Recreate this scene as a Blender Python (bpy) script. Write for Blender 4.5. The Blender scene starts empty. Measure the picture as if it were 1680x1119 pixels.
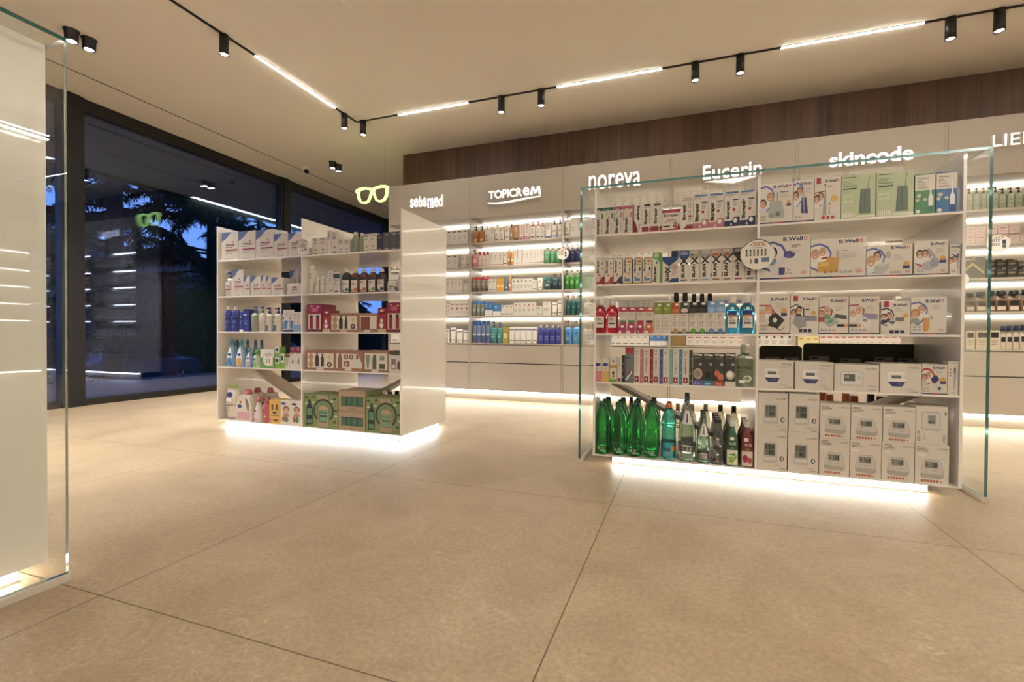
import bpy, math, random
from mathutils import Vector, Matrix, geometry
rnd = random.Random(7)
S = bpy.context.scene
COL = S.collection

# ------------------------------------------------------------------ camera
F_PX, CXP, CYP, EYE = 763.85, 854.87, 560.315, 0.714
YAW, PIT, ROL = -0.336018876, -0.0116257679, 0.00677998
_cy, _sy, _cp, _sp = math.cos(YAW), math.sin(YAW), math.cos(PIT), math.sin(PIT)
FW = Vector((_sy*_cp, _cy*_cp, _sp)); RT = Vector((_cy, -_sy, 0)); UPV = RT.cross(FW)
RT2 = math.cos(ROL)*RT + math.sin(ROL)*UPV; UP2 = -math.sin(ROL)*RT + math.cos(ROL)*UPV
cam = bpy.data.cameras.new('camera'); camo = bpy.data.objects.new('camera', cam); COL.objects.link(camo)
cam.lens = F_PX*36/1680; cam.sensor_width = 36; cam.clip_start = 0.02; cam.clip_end = 300
cam.shift_x = (840-CXP)/1680; cam.shift_y = (CYP-559.5)/1680
camo.matrix_world = Matrix(((RT2.x, UP2.x, -FW.x, 0), (RT2.y, UP2.y, -FW.y, 0), (RT2.z, UP2.z, -FW.z, EYE), (0, 0, 0, 1)))
S.camera = camo
def at(u, v, Y):                      # the point of the upright plane y = Y that is seen at u, v
    d = RT2*((u-CXP)/F_PX) + UP2*(-(v-CYP)/F_PX) + FW
    return Vector((0, 0, EYE)) + d*(Y/d.y)

# ------------------------------------------------------------------ world, exposure
S.view_settings.view_transform = 'Standard'; S.view_settings.look = 'None'; S.view_settings.gamma = 1
S.view_settings.use_curve_mapping = False
S.view_settings.exposure = 1.2
S.cycles.max_bounces = 9; S.cycles.diffuse_bounces = 4; S.cycles.glossy_bounces = 4
S.cycles.transmission_bounces = 9; S.cycles.transparent_max_bounces = 24
S.cycles.sample_clamp_indirect = 6; S.cycles.caustics_refractive = False; S.cycles.caustics_reflective = False
S.cycles.use_denoising = True
w = bpy.data.worlds.new('world'); S.world = w; w.use_nodes = True
nt = w.node_tree; nt.nodes.clear()
wo = nt.nodes.new('ShaderNodeOutputWorld'); wb = nt.nodes.new('ShaderNodeBackground')
tc = nt.nodes.new('ShaderNodeTexCoord'); sx = nt.nodes.new('ShaderNodeSeparateXYZ'); cr = nt.nodes.new('ShaderNodeValToRGB')
nt.links.new(tc.outputs['Generated'], sx.inputs[0]); nt.links.new(sx.outputs['Z'], cr.inputs[0])
cr.color_ramp.elements[0].color = (0.15, 0.31, 0.80, 1); cr.color_ramp.elements[0].position = 0.0
cr.color_ramp.elements[1].color = (0.05, 0.12, 0.42, 1); cr.color_ramp.elements[1].position = 0.8
nt.links.new(cr.outputs[0], wb.inputs[0]); wb.inputs[1].default_value = 0.95
nt.links.new(wb.outputs[0], wo.inputs[0])

WARM = (1.0, 0.80, 0.565); NEUT = (1.0, 0.968, 0.86); COOL = (0.86, 0.95, 1.0)
K_STRIP, K_SPOT, K_SHELF, K_TOE, K_BASE, K_SIGN = 30.0, 60.0, 6.5, 7.5, 8.0, 1.4

# ------------------------------------------------------------------ materials
def s2l(c):
    c /= 255.0
    return c/12.92 if c <= 0.04045 else ((c+0.055)/1.055)**2.4
def hx(h): return tuple(s2l(int(h[i:i+2], 16)) for i in (0, 2, 4))
MATS = {}
def new_mat(name):
    m = bpy.data.materials.new(name); m.use_nodes = True
    return m, m.node_tree, m.node_tree.nodes['Principled BSDF']
def M(h, rough=0.45, kind='p', met=0.0):
    key = (h, rough, kind, met)
    if key in MATS: return MATS[key]
    m, t, b = new_mat('paint_'+h)
    c = hx(h); g_ = .3*c[0]+.6*c[1]+.1*c[2]; k_ = .14 if kind == 'p' else .05; c = tuple(x*(1-k_)+g_*k_ for x in c)
    b.inputs['Base Color'].default_value = (*c, 1); b.inputs['Roughness'].default_value = rough
    b.inputs['Metallic'].default_value = met
    if kind == 't':
        b.inputs['Transmission Weight'].default_value = 0.91; b.inputs['IOR'].default_value = 1.3
        b.inputs['Roughness'].default_value = 0.04
    MATS[key] = m; return m
def EM(rgb, s, key):
    if key in MATS: return MATS[key]
    m = bpy.data.materials.new('light_'+key); m.use_nodes = True; t = m.node_tree; t.nodes.clear()
    o = t.nodes.new('ShaderNodeOutputMaterial'); e = t.nodes.new('ShaderNodeEmission')
    e.inputs[0].default_value = (*rgb, 1); e.inputs[1].default_value = s
    t.links.new(e.outputs[0], o.inputs[0]); MATS[key] = m; return m
def pane_mat(name, tint, refl=1.0, gtint=(1, 1, 1)):
    m = bpy.data.materials.new(name); m.use_nodes = True; t = m.node_tree; t.nodes.clear(); N = t.nodes.new; Lk = t.links.new
    o = N('ShaderNodeOutputMaterial'); g = N('ShaderNodeNewGeometry'); mr = N('ShaderNodeMapRange')
    mr.inputs[3].default_value = 1.5; mr.inputs[4].default_value = 1/1.5
    Lk(g.outputs['Backfacing'], mr.inputs[0]); fr = N('ShaderNodeFresnel'); Lk(mr.outputs[0], fr.inputs[0])
    mu = N('ShaderNodeMath'); mu.operation = 'MULTIPLY'; mu.inputs[1].default_value = refl; mu.use_clamp = True; Lk(fr.outputs[0], mu.inputs[0])
    tr = N('ShaderNodeBsdfTransparent'); tr.inputs[0].default_value = (*tint, 1)
    gl = N('ShaderNodeBsdfGlossy'); gl.inputs['Roughness'].default_value = 0.0; gl.inputs['Color'].default_value = (*gtint, 1)
    mx = N('ShaderNodeMixShader'); Lk(mu.outputs[0], mx.inputs[0]); Lk(tr.outputs[0], mx.inputs[1]); Lk(gl.outputs[0], mx.inputs[2])
    Lk(mx.outputs[0], o.inputs[0]); return m
GLASS = pane_mat('clear_glass', (0.985, 0.995, 0.985)); WGLASS = pane_mat('window_glass', (0.955, 0.965, 0.985), 1.7, (0.46, 0.54, 0.86))
ACRYL = pane_mat('clear_acrylic', (0.88, 0.9, 0.87))
GEDGE = M('2a625d', 0.12); m_ = GEDGE.node_tree.nodes['Principled BSDF']; m_.inputs['Transmission Weight'].default_value = 0.35
LACQ = M('ebe3d8', 0.2); LACQ.node_tree.nodes['Principled BSDF'].inputs['Coat Weight'].default_value = 0.3
CABW = M('b2a593', 0.38); SEAM = M('6b5c4c', 0.6); BLK = M('17161a', 0.45); ALU = M('c9bfb0', 0.35)
FRAME = M('191613', 0.45)
def stone():
    m, t, b = new_mat('beige_stone_tile'); N = t.nodes.new; Lk = t.links.new
    g = N('ShaderNodeNewGeometry'); sp = N('ShaderNodeSeparateXYZ'); Lk(g.outputs['Position'], sp.inputs[0])
    def lines(out, off, per):
        a = N('ShaderNodeMath'); a.operation = 'SUBTRACT'; Lk(out, a.inputs[0]); a.inputs[1].default_value = off
        p = N('ShaderNodeMath'); p.operation = 'PINGPONG'; Lk(a.outputs[0], p.inputs[0]); p.inputs[1].default_value = per/2
        l = N('ShaderNodeMath'); l.operation = 'LESS_THAN'; Lk(p.outputs[0], l.inputs[0]); l.inputs[1].default_value = 0.0019
        return l
    l1 = lines(sp.outputs['X'], -0.287, 1.204); l2 = lines(sp.outputs['Y'], 1.997, 1.184)
    mxl = N('ShaderNodeMath'); mxl.operation = 'MAXIMUM'; Lk(l1.outputs[0], mxl.inputs[0]); Lk(l2.outputs[0], mxl.inputs[1])
    n1 = N('ShaderNodeTexNoise'); n1.inputs['Scale'].default_value = 3.2; n1.inputs['Detail'].default_value = 9; n1.inputs['Roughness'].default_value = 0.62
    n1.inputs['Distortion'].default_value = 0.6; Lk(g.outputs['Position'], n1.inputs['Vector'])
    n2 = N('ShaderNodeTexNoise'); n2.inputs['Scale'].default_value = 70; n2.inputs['Detail'].default_value = 12; n2.inputs['Roughness'].default_value = 0.78; n2.inputs['Distortion'].default_value = 0.25
    Lk(g.outputs['Position'], n2.inputs['Vector'])
    r1 = N('ShaderNodeValToRGB'); Lk(n1.outputs['Fac'], r1.inputs[0])
    r1.color_ramp.elements[0].position = 0.32; r1.color_ramp.elements[0].color = (*hx('9c866b'), 1)
    r1.color_ramp.elements[1].position = 0.70; r1.color_ramp.elements[1].color = (*hx('b09b80'), 1)
    r2 = N('ShaderNodeValToRGB'); Lk(n2.outputs['Fac'], r2.inputs[0])
    r2.color_ramp.elements[0].position = 0.36; r2.color_ramp.elements[0].color = (0.24, 0.24, 0.24, 1)
    r2.color_ramp.elements[1].position = 0.66; r2.color_ramp.elements[1].color = (0.78, 0.78, 0.78, 1)
    ov = N('ShaderNodeMix'); ov.data_type = 'RGBA'; ov.blend_type = 'OVERLAY'; ov.inputs[0].default_value = 0.4
    Lk(r1.outputs[0], ov.inputs[6]); Lk(r2.outputs[0], ov.inputs[7])
    # pale short veins
    n3 = N('ShaderNodeTexNoise'); n3.inputs['Scale'].default_value = 9; n3.inputs['Detail'].default_value = 3; n3.inputs['Distortion'].default_value = 1.2
    Lk(g.outputs['Position'], n3.inputs['Vector'])
    v1 = N('ShaderNodeMath'); v1.operation = 'SUBTRACT'; Lk(n3.outputs['Fac'], v1.inputs[0]); v1.inputs[1].default_value = 0.5
    v2 = N('ShaderNodeMath'); v2.operation = 'ABSOLUTE'; Lk(v1.outputs[0], v2.inputs[0])
    v3 = N('ShaderNodeMapRange'); Lk(v2.outputs[0], v3.inputs[0]); v3.inputs[1].default_value = 0.0; v3.inputs[2].default_value = 0.011
    v3.inputs[3].default_value = 1.0; v3.inputs[4].default_value = 0.0
    n4 = N('ShaderNodeTexNoise'); n4.inputs['Scale'].default_value = 2.3; Lk(g.outputs['Position'], n4.inputs['Vector'])
    v4 = N('ShaderNodeMapRange'); Lk(n4.outputs['Fac'], v4.inputs[0]); v4.inputs[1].default_value = 0.52; v4.inputs[2].default_value = 0.66; v4.inputs[4].default_value = 0.34
    v5 = N('ShaderNodeMath'); v5.operation = 'MULTIPLY'; Lk(v3.outputs[0], v5.inputs[0]); Lk(v4.outputs[0], v5.inputs[1])
    vm = N('ShaderNodeMix'); vm.data_type = 'RGBA'; Lk(v5.outputs[0], vm.inputs[0]); Lk(ov.outputs[2], vm.inputs[6]); vm.inputs[7].default_value = (*hx('e0d2bd'), 1)
    gm = N('ShaderNodeMix'); gm.data_type = 'RGBA'; Lk(mxl.outputs[0], gm.inputs[0]); Lk(vm.outputs[2], gm.inputs[6]); gm.inputs[7].default_value = (*hx('5c4a38'), 1)
    Lk(gm.outputs[2], b.inputs['Base Color'])
    rr = N('ShaderNodeMapRange'); Lk(n1.outputs['Fac'], rr.inputs[0]); rr.inputs[3].default_value = 0.34; rr.inputs[4].default_value = 0.46
    Lk(rr.outputs[0], b.inputs['Roughness'])
    bp = N('ShaderNodeBump'); bp.inputs['Strength'].default_value = 0.12; bp.inputs['Distance'].default_value = 0.004
    Lk(n2.outputs['Fac'], bp.inputs['Height']); Lk(bp.outputs[0], b.inputs['Normal'])
    return m
def wood():
    m, t, b = new_mat('walnut_panel'); N = t.nodes.new; Lk = t.links.new
    g = N('ShaderNodeNewGeometry'); mp = N('ShaderNodeMapping'); mp.inputs['Scale'].default_value = (26, 26, 0.9)
    Lk(g.outputs['Position'], mp.inputs[0])
    n = N('ShaderNodeTexNoise'); n.inputs['Scale'].default_value = 1.0; n.inputs['Detail'].default_value = 6; n.inputs['Roughness'].default_value = 0.6
    Lk(mp.outputs[0], n.inputs['Vector'])
    mp2 = N('ShaderNodeMapping'); mp2.inputs['Scale'].default_value = (3.5, 3.5, 0.3); Lk(g.outputs['Position'], mp2.inputs[0])
    n2 = N('ShaderNodeTexNoise'); n2.inputs['Scale'].default_value = 1.0; n2.inputs['Detail'].default_value = 3; Lk(mp2.outputs[0], n2.inputs['Vector'])
    ad = N('ShaderNodeMath'); ad.operation = 'ADD'; Lk(n.outputs['Fac'], ad.inputs[0]); Lk(n2.outputs['Fac'], ad.inputs[1])
    hf = N('ShaderNodeMath'); hf.operation = 'MULTIPLY'; Lk(ad.outputs[0], hf.inputs[0]); hf.inputs[1].default_value = 0.5
    r = N('ShaderNodeValToRGB'); Lk(hf.outputs[0], r.inputs[0])
    r.color_ramp.elements[0].position = 0.34; r.color_ramp.elements[0].color = (*hx('402a1b'), 1)
    r.color_ramp.elements[1].position = 0.66; r.color_ramp.elements[1].color = (*hx('70503a'), 1)
    sp = N('ShaderNodeSeparateXYZ'); Lk(g.outputs['Position'], sp.inputs[0])
    pp = N('ShaderNodeMath'); pp.operation = 'PINGPONG'; Lk(sp.outputs['X'], pp.inputs[0]); pp.inputs[1].default_value = 0.6
    lt = N('ShaderNodeMath'); lt.operation = 'LESS_THAN'; Lk(pp.outputs[0], lt.inputs[0]); lt.inputs[1].default_value = 0.002
    mx = N('ShaderNodeMix'); mx.data_type = 'RGBA'; Lk(lt.outputs[0], mx.inputs[0]); Lk(r.outputs[0], mx.inputs[6]); mx.inputs[7].default_value = (0.02, 0.015, 0.01, 1)
    Lk(mx.outputs[2], b.inputs['Base Color']); b.inputs['Roughness'].default_value = 0.5
    return m
def plaster(h, nm):
    m, t, b = new_mat(nm); N = t.nodes.new; Lk = t.links.new
    n = N('ShaderNodeTexNoise'); n.inputs['Scale'].default_value = 60; g = N('ShaderNodeNewGeometry'); Lk(g.outputs['Position'], n.inputs['Vector'])
    bp = N('ShaderNodeBump'); bp.inputs['Strength'].default_value = 0.04; Lk(n.outputs['Fac'], bp.inputs['Height']); Lk(bp.outputs[0], b.inputs['Normal'])
    b.inputs['Base Color'].default_value = (*hx(h), 1); b.inputs['Roughness'].default_value = 0.85
    return m

# ------------------------------------------------------------------ mesh builder
class MB:
    def __init__(s): s.v = []; s.f = []; s.m = []; s.sm = []; s.mats = []
    def mi(s, mat):
        if mat not in s.mats: s.mats.append(mat)
        return s.mats.index(mat)
    def face(s, pts, mat, sm=False):
        k = len(s.v); s.v += [tuple(p) for p in pts]; s.f.append(tuple(range(k, k+len(pts)))); s.m.append(s.mi(mat)); s.sm.append(sm)
    def box(s, x0, x1, y0, y1, z0, z1, mat, **over):
        a = [(x0,y0,z0),(x1,y0,z0),(x1,y1,z0),(x0,y1,z0),(x0,y0,z1),(x1,y0,z1),(x1,y1,z1),(x0,y1,z1)]
        k = len(s.v); s.v += a
        for nm, q in (('bot',(3,2,1,0)),('top',(4,5,6,7)),('front',(0,1,5,4)),('right',(1,2,6,5)),('back',(2,3,7,6)),('left',(3,0,4,7))):
            s.f.append(tuple(k+i for i in q)); s.m.append(s.mi(over.get(nm, mat))); s.sm.append(False)
        return s
    def lathe(s, prof, mat, n=20, cx=0, cy=0, e=2.0, dr=1.0, smooth=True):   # prof: (z, half width[, half depth])
        k = len(s.v); L = len(prof)
        for p in prof:
            a = p[1]; b = p[2] if len(p) > 2 else a*dr
            for j in range(n):
                t = 2*math.pi*(j+0.5)/n; c, q = math.cos(t), math.sin(t)
                s.v.append((cx + a*math.copysign(abs(c)**(2/e), c), cy + b*math.copysign(abs(q)**(2/e), q), p[0]))
        i = s.mi(mat)
        for r in range(L-1):
            for j in range(n):
                j2 = (j+1) % n
                s.f.append((k+r*n+j, k+r*n+j2, k+(r+1)*n+j2, k+(r+1)*n+j)); s.m.append(i); s.sm.append(smooth)
        s.f.append(tuple(k+j for j in reversed(range(n)))); s.m.append(i); s.sm.append(False)
        s.f.append(tuple(k+(L-1)*n+j for j in range(n))); s.m.append(i); s.sm.append(False)
        return s
    def tube(s, pts, r, mat, n=8):
        k = len(s.v); i = s.mi(mat)
        for a, p in enumerate(pts):
            p = Vector(p); d = (Vector(pts[min(a+1, len(pts)-1)]) - Vector(pts[max(a-1, 0)])).normalized()
            u = d.orthogonal().normalized() if a == 0 else (u - d*u.dot(d)).normalized()
            w_ = d.cross(u); rr = r[a] if isinstance(r, (list, tuple)) else r
            for j in range(n):
                t = 2*math.pi*j/n; q = p + u*math.cos(t)*rr + w_*math.sin(t)*rr; s.v.append(tuple(q))
        for a in range(len(pts)-1):
            for j in range(n):
                j2 = (j+1) % n; s.f.append((k+a*n+j, k+a*n+j2, k+(a+1)*n+j2, k+(a+1)*n+j)); s.m.append(i); s.sm.append(True)
        s.f.append(tuple(k+j for j in reversed(range(n)))); s.m.append(i); s.sm.append(False)
        s.f.append(tuple(k+(len(pts)-1)*n+j for j in range(n))); s.m.append(i); s.sm.append(False)
        return s
    def mesh(s, name):
        me = bpy.data.meshes.new(name); me.from_pydata(s.v, [], s.f)
        for m in s.mats: me.materials.append(m)
        me.polygons.foreach_set('material_index', s.m); me.polygons.foreach_set('use_smooth', s.sm); me.update()
        return me
    def build(s, name, parent=None, loc=(0,0,0)):
        o = bpy.data.objects.new(name, s.mesh(name)); COL.objects.link(o); o.location = loc
        if parent: o.parent = parent
        return o
def tag(o, label, cat, group=None):
    o['label'] = label; o['category'] = cat
    if group: o['group'] = group
    return o
def struct(o, kind='structure'): o['kind'] = kind; return o
def empty(name, loc=(0,0,0), rz=0.0):
    o = bpy.data.objects.new(name, None); COL.objects.link(o); o.location = loc; o.rotation_euler = (0,0,rz); o.empty_display_size = 0.05; return o

# ------------------------------------------------------------------ printed artwork
TXT = {}
def text_geo(s, bold=0.0, res=2):
    if 'M' in s: bold = min(bold, 0.0)
    key = (s, bold, res)
    if key in TXT: return TXT[key]
    c = bpy.data.curves.new('t', 'FONT'); c.body = s; c.resolution_u = res; c.fill_mode = 'FRONT'; c.offset = bold
    o = bpy.data.objects.new('t', c); me = bpy.data.meshes.new_from_object(o)
    vs = [(v.co.x, v.co.y) for v in me.vertices]; fs = [tuple(p.vertices) for p in me.polygons]
    bpy.data.objects.remove(o); bpy.data.curves.remove(c); bpy.data.meshes.remove(me)
    xs = [v[0] for v in vs]; ys = [v[1] for v in vs]; x0, y0 = min(xs), min(ys); dx = max(xs)-x0 or 1; dy = max(ys)-y0 or 1
    TXT[key] = ([((x-x0)/dx, (y-y0)/dy) for x, y in vs], fs); return TXT[key]
def R(c, x0, y0, x1, y1): return ('r', c, x0, y0, x1, y1)
def E(c, x, y, rx, ry): return ('e', c, x, y, rx, ry)
def P(c, *p): return ('p', c, p)
def T(c, s, x0, y0, x1, y1, r=0, b=0.02): return ('t', c, s, x0, y0, x1, y1, r, b)
def Ls(c, x0, y0, x1, y1, n=4):
    out = []; h = (y1-y0)/n; q = random.Random(int((x0+y0*7+n)*100))
    for i in range(n): out.append(R(c, x0, y1-h*(i+0.55), x0+(x1-x0)*q.uniform(0.55, 1), y1-h*i-h*0.12))
    return out
def ring(c, x, y, rx, ry, w_, a0=0, a1=360, n=18):
    o = []
    for i in range(n):
        t0, t1 = math.radians(a0+(a1-a0)*i/n), math.radians(a0+(a1-a0)*(i+1)/n)
        o.append(P(c, (x+rx*math.cos(t0), y+ry*math.sin(t0)), (x+rx*math.cos(t1), y+ry*math.sin(t1)),
                   (x+(rx-w_)*math.cos(t1), y+(ry-w_*ry/rx)*math.sin(t1)), (x+(rx-w_)*math.cos(t0), y+(ry-w_*ry/rx)*math.sin(t0))))
    return o
def Fc(x, y, s, hair, asp=1.0, shirt='d8d4d0'):
    return [P(shirt, (x-s*1.3, y-s*2.6*asp), (x+s*1.3, y-s*2.6*asp), (x+s*.8, y-s*1.1*asp), (x-s*.8, y-s*1.1*asp)),
            E(hair, x, y+s*.2*asp, s*1.1, s*1.3*asp), E('c9946f', x, y-s*.1*asp, s*.82, s*1.08*asp),
            E('3a241c', x-s*.3, y+s*.05*asp, s*.1, s*.09*asp), E('3a241c', x+s*.3, y+s*.05*asp, s*.1, s*.09*asp),
            R('f3e6dc', x-s*.32, y-s*.6*asp, x+s*.32, y-s*.42*asp)]
def flat(a):
    o = []
    for i in a:
        if isinstance(i, list): o += flat(i)
        else: o.append(i)
    return o
def draw(mb, art, SF, curved=False, rough=0.42):
    for k, a in enumerate(flat(art)):
        e = 0.0002*(1+0.2*k) if not curved else 0.0006*(1+0.6*k)
        e = min(e, 0.0035); mat = M(a[1], rough)
        if a[0] == 'r':
            _, c, x0, y0, x1, y1 = a
            if curved:
                n = 8
                for i in range(n):
                    u0, u1 = x0+(x1-x0)*i/n, x0+(x1-x0)*(i+1)/n
                    mb.face([SF(u0,y0,e), SF(u1,y0,e), SF(u1,y1,e), SF(u0,y1,e)], mat)
            else: mb.face([SF(x0,y0,e), SF(x1,y0,e), SF(x1,y1,e), SF(x0,y1,e)], mat)
        elif a[0] == 'e':
            _, c, x, y, rx, ry = a; n = 16
            if curved:
                for i in range(n):
                    t0, t1 = 2*math.pi*i/n, 2*math.pi*(i+1)/n
                    mb.face([SF(x,y,e), SF(x+rx*math.cos(t0), y+ry*math.sin(t0), e), SF(x+rx*math.cos(t1), y+ry*math.sin(t1), e)], mat)
            else: mb.face([SF(x+rx*math.cos(2*math.pi*i/n), y+ry*math.sin(2*math.pi*i/n), e) for i in range(n)], mat)
        elif a[0] == 'p':
            pts = [SF(x, y, e) for x, y in a[2]]
            def sub(t, d_):
                if d_ == 0: mb.face([SF(x, y, e) for x, y in t], mat); return
                p, q, r_ = t; pq, qr, rp = [((m[0]+n_[0])/2, (m[1]+n_[1])/2) for m, n_ in ((p, q), (q, r_), (r_, p))]
                for t2 in ((p, pq, rp), (pq, q, qr), (rp, qr, r_), (pq, qr, rp)): sub(t2, d_-1)
            for tri in geometry.tessellate_polygon([[Vector((x, y, 0)) for x, y in a[2]]]): sub([a[2][i] for i in tri], 2 if curved else 0)
        else:
            _, c, s, x0, y0, x1, y1, r, b = a; vs, fs = text_geo(s, b); base = len(mb.v); i = mb.mi(mat)
            for (p, q) in vs:
                if r == 1: p, q = 1-q, p
                elif r == -1: p, q = q, 1-p
                elif r == 2: p = 1-p
                mb.v.append(tuple(SF(x0+(x1-x0)*p, y0+(y1-y0)*q, e)))
            for f in fs: mb.f.append(tuple(base+j for j in f)); mb.m.append(i); mb.sm.append(False)

# ------------------------------------------------------------------ the room
ZC = 3.006; XW = -5.558; XR = 6.9; YB = -5.2; YN = 9.6; YWB = 5.12
struct(MB().box(XW-0.12, XR+0.3, YB-0.3, YN+0.3, -0.12, 0, stone()).build('floor'))
struct(MB().box(XW-0.12, XR+0.3, YB-0.3, YN+0.3, ZC, ZC+0.12, plaster('e6e0d6', 'ceiling_plaster')).build('ceiling'))
PL = plaster('cdbfac', 'wall_plaster')
struct(MB().box(-3.395, XR+0.3, YWB, YWB+0.2, 0, ZC, wood()).build('wall_back'))
GRN = plaster('3e4a2e', 'green_plaster')
struct(MB().box(XW-0.1, -3.395, YN, YN+0.2, 0, ZC, GRN).build('wall_recess'))
struct(MB().box(-3.395, -3.25, YWB+.2, YN, 0, ZC, GRN).build('wall_recess_side'))
struct(MB().box(XR, XR+0.2, YB, YWB, 0, ZC, wood()).build('wall_right'))
struct(MB().box(XW-0.1, XR+0.2, YB-0.2, YB, 0, ZC, PL).build('wall_front'))
struct(MB().box(-5.061, -5.049, YB, YN, ZC-0.002, ZC+0.01, BLK).build('trim_1'))
# glazed wall: one window unit per bay, with its own frame and double pane
wy = 2.81
ys = [wy+2.53*k for k in range(-3, 3)] + [YN]
for k in range(len(ys)-1):
    y0, y1 = ys[k], ys[k+1]
    f = MB()
    f.box(XW-0.08, XW+0.02, y0-0.09, y0+0.09, 0, ZC-0.001, FRAME); f.box(XW+0.02, XW+0.035, y0-0.05, y0+0.05, 0.001, ZC-0.002, BLK)
    f.box(XW-0.08, XW+0.0, y0+0.09, y1-0.09, 0, 0.062, FRAME); f.box(XW-0.08, XW+0.0, y0+0.09, y1-0.09, 2.885, ZC-0.001, FRAME)
    wnd = struct(f.build('window_%d' % (k+1)))
    g = MB()
    for xg in (XW-0.03, XW-0.058): g.box(xg-0.006, xg, y0+0.085, y1-0.085, 0.055, 2.89, WGLASS)
    g.build('pane', wnd)
struct(MB().box(XW-0.1, XW, YB-0.2, ys[0]-0.09, 0, ZC, PL).build('wall_left'))

# ------------------------------------------------------------------ product wall cabinets
BAY = 1.07; XB0 = -3.343; YC = 4.745
SHZ = (1.758, 1.487, 1.207, 0.937, 0.632)      # tops of the five display levels
LEDM = EM(WARM if False else NEUT, K_SHELF, 'shelf_strip'); TOEM = EM(NEUT, K_TOE, 'toe_strip')
def make_cabinet():
    root = empty('wall_cabinet')
    W_ = BAY
    c = MB(); c.box(0, 0.009, 0, 0.36, 0.11, 2.484, CABW); c.box(W_-0.009, W_, 0, 0.36, 0.11, 2.484, CABW)
    c.box(0.009, W_-0.009, 0.345, 0.36, 0.11, 2.484, CABW); c.box(0.009, W_-0.009, 0.022, 0.345, 2.462, 2.484, CABW)
    c.box(0.009, W_-0.009, 0.022, 0.345, 0.11, 0.128, CABW); c.box(0.009, W_-0.009, 0.022, 0.345, 2.03, 2.046, CABW)
    c.build('carcass', root)
    MB().box(0.011, W_-0.011, -0.002, 0.021, 2.026, 2.484, CABW).build('header_panel', root)
    for z in SHZ[:4]: MB().box(0.0095, W_-0.0095, 0.016, 0.344, z-0.018, z, CABW).build('shelf', root)
    MB().box(0.0095, W_-0.0095, 0.006, 0.344, SHZ[4]-0.012, SHZ[4], CABW).build('counter', root)
    for z0, z1 in ((0.42, 0.613), (0.112, 0.411)): MB().box(0.012, W_-0.012, -0.002, 0.021, z0, z1, CABW).build('drawer', root)
    MB().box(0.012, W_-0.012, 0.022, 0.05, 0.13, 0.615, BLK).build('drawer_gap', root)
    MB().box(0, W_, 0.055, 0.075, 0, 0.11, CABW).build('toe_kick', root)
    for z in (2.03,) + tuple(z-0.018 for z in SHZ[:4]):
        MB().box(0.012, W_-0.012, 0.325, 0.3445, z-0.013, z-0.0005, LEDM).build('led_strip', root)
    MB().box(0.0, W_, 0.03, 0.0545, 0.088, 0.1095, TOEM).build('toe_light', root)
    return root
def copy_tree(r, loc, rz=0.0):
    c = r.copy(); COL.objects.link(c); c.location = loc; c.rotation_euler = (0, 0, rz)
    for ch in list(r.children):
        d = ch.copy(); COL.objects.link(d); d.parent = c
    return c
ORD = ['first', 'second', 'third', 'fourth', 'fifth', 'sixth', 'seventh', 'eighth', 'ninth', 'tenth', 'eleventh', 'twelfth', 'thirteenth', 'fourteenth', 'fifteenth', 'sixteenth', 'seventeenth', 'eighteenth', 'nineteenth', 'twentieth']
NUM = ['one', 'two', 'three', 'four', 'five', 'six', 'seven', 'eight', 'nine', 'ten', 'eleven', 'twelve', 'thirteen', 'fourteen', 'fifteen', 'sixteen', 'seventeen', 'eighteen', 'nineteen', 'twenty']
cab0 = make_cabinet(); cab0.location = (XB0, YC, 0)
for k in range(9):
    c = cab0 if k == 0 else copy_tree(cab0, (XB0+BAY*k, YC, 0))
    tag(c, 'white wall cabinet with five lit display levels, %s from the window end' % ORD[k], 'cabinet', 'lit cabinets along the product wall')
for k in range(8):
    c = copy_tree(cab0, (XR-0.37, 4.60-BAY*k, 0), -math.pi/2)
    tag(c, 'empty white lit cabinet on the right-hand wall, %s from the corner' % ORD[k], 'cabinet', 'lit cabinets on the side wall')

# lit lettering on the headers
SIGNM = EM((1.0, 0.93, 0.84), K_SIGN, 'sign_face'); SIDEM = M('e8ddd0', 0.5)
def lettering(name, s, u0, v0, u1, v1, bold, label, extra=None, Y=YC-0.03):
    """raised letters between two picture points (left bottom, right top) on the header plane"""
    a, b = at(u0, v0, Y), at(u1, v1, Y)
    mb = MB()
    def SFf(u, v, e): return (a.x+(b.x-a.x)*u, Y-e, a.z+(b.z-a.z)*v)
    for (txt, x0, y0, x1, y1, bb) in s:
        vs, fs = text_geo(txt, bb if bb is not None else bold, 6); k = len(mb.v); n = len(vs); i = mb.mi(SIGNM); j = mb.mi(SIDEM)
        for d in (0.0, 0.022):
            for p, q in vs: mb.v.append((a.x+(b.x-a.x)*(x0+(x1-x0)*p), Y+d, a.z+(b.z-a.z)*(y0+(y1-y0)*q)))
        ed = {}
        for f in fs:
            mb.f.append(tuple(k+t for t in f)); mb.m.append(i); mb.sm.append(False)
            for t in range(len(f)): ed[(f[t], f[(t+1) % len(f)])] = 1
        for (p, q) in ed:
            if (q, p) not in ed: mb.f.append((k+p, k+n+p, k+n+q, k+q)); mb.m.append(j); mb.sm.append(False)
    for poly in (extra or []):
        pts = [(a.x+(b.x-a.x)*p, a.z+(b.z-a.z)*q) for p, q in poly]
        for tri in geometry.tessellate_polygon([[Vector((x, z, 0)) for x, z in pts]]):
            mb.face([(pts[t][0], Y, pts[t][1]) for t in tri], SIGNM)
        for t in range(len(pts)):
            p, q = pts[t], pts[(t+1) % len(pts)]; mb.face([(p[0], Y, p[1]), (q[0], Y, q[1]), (q[0], Y+0.022, q[1]), (p[0], Y+0.022, p[1])], SIDEM)
    o = mb.build(name); tag(o, label, 'sign', 'lit lettering on the cabinet headers'); return o
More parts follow.
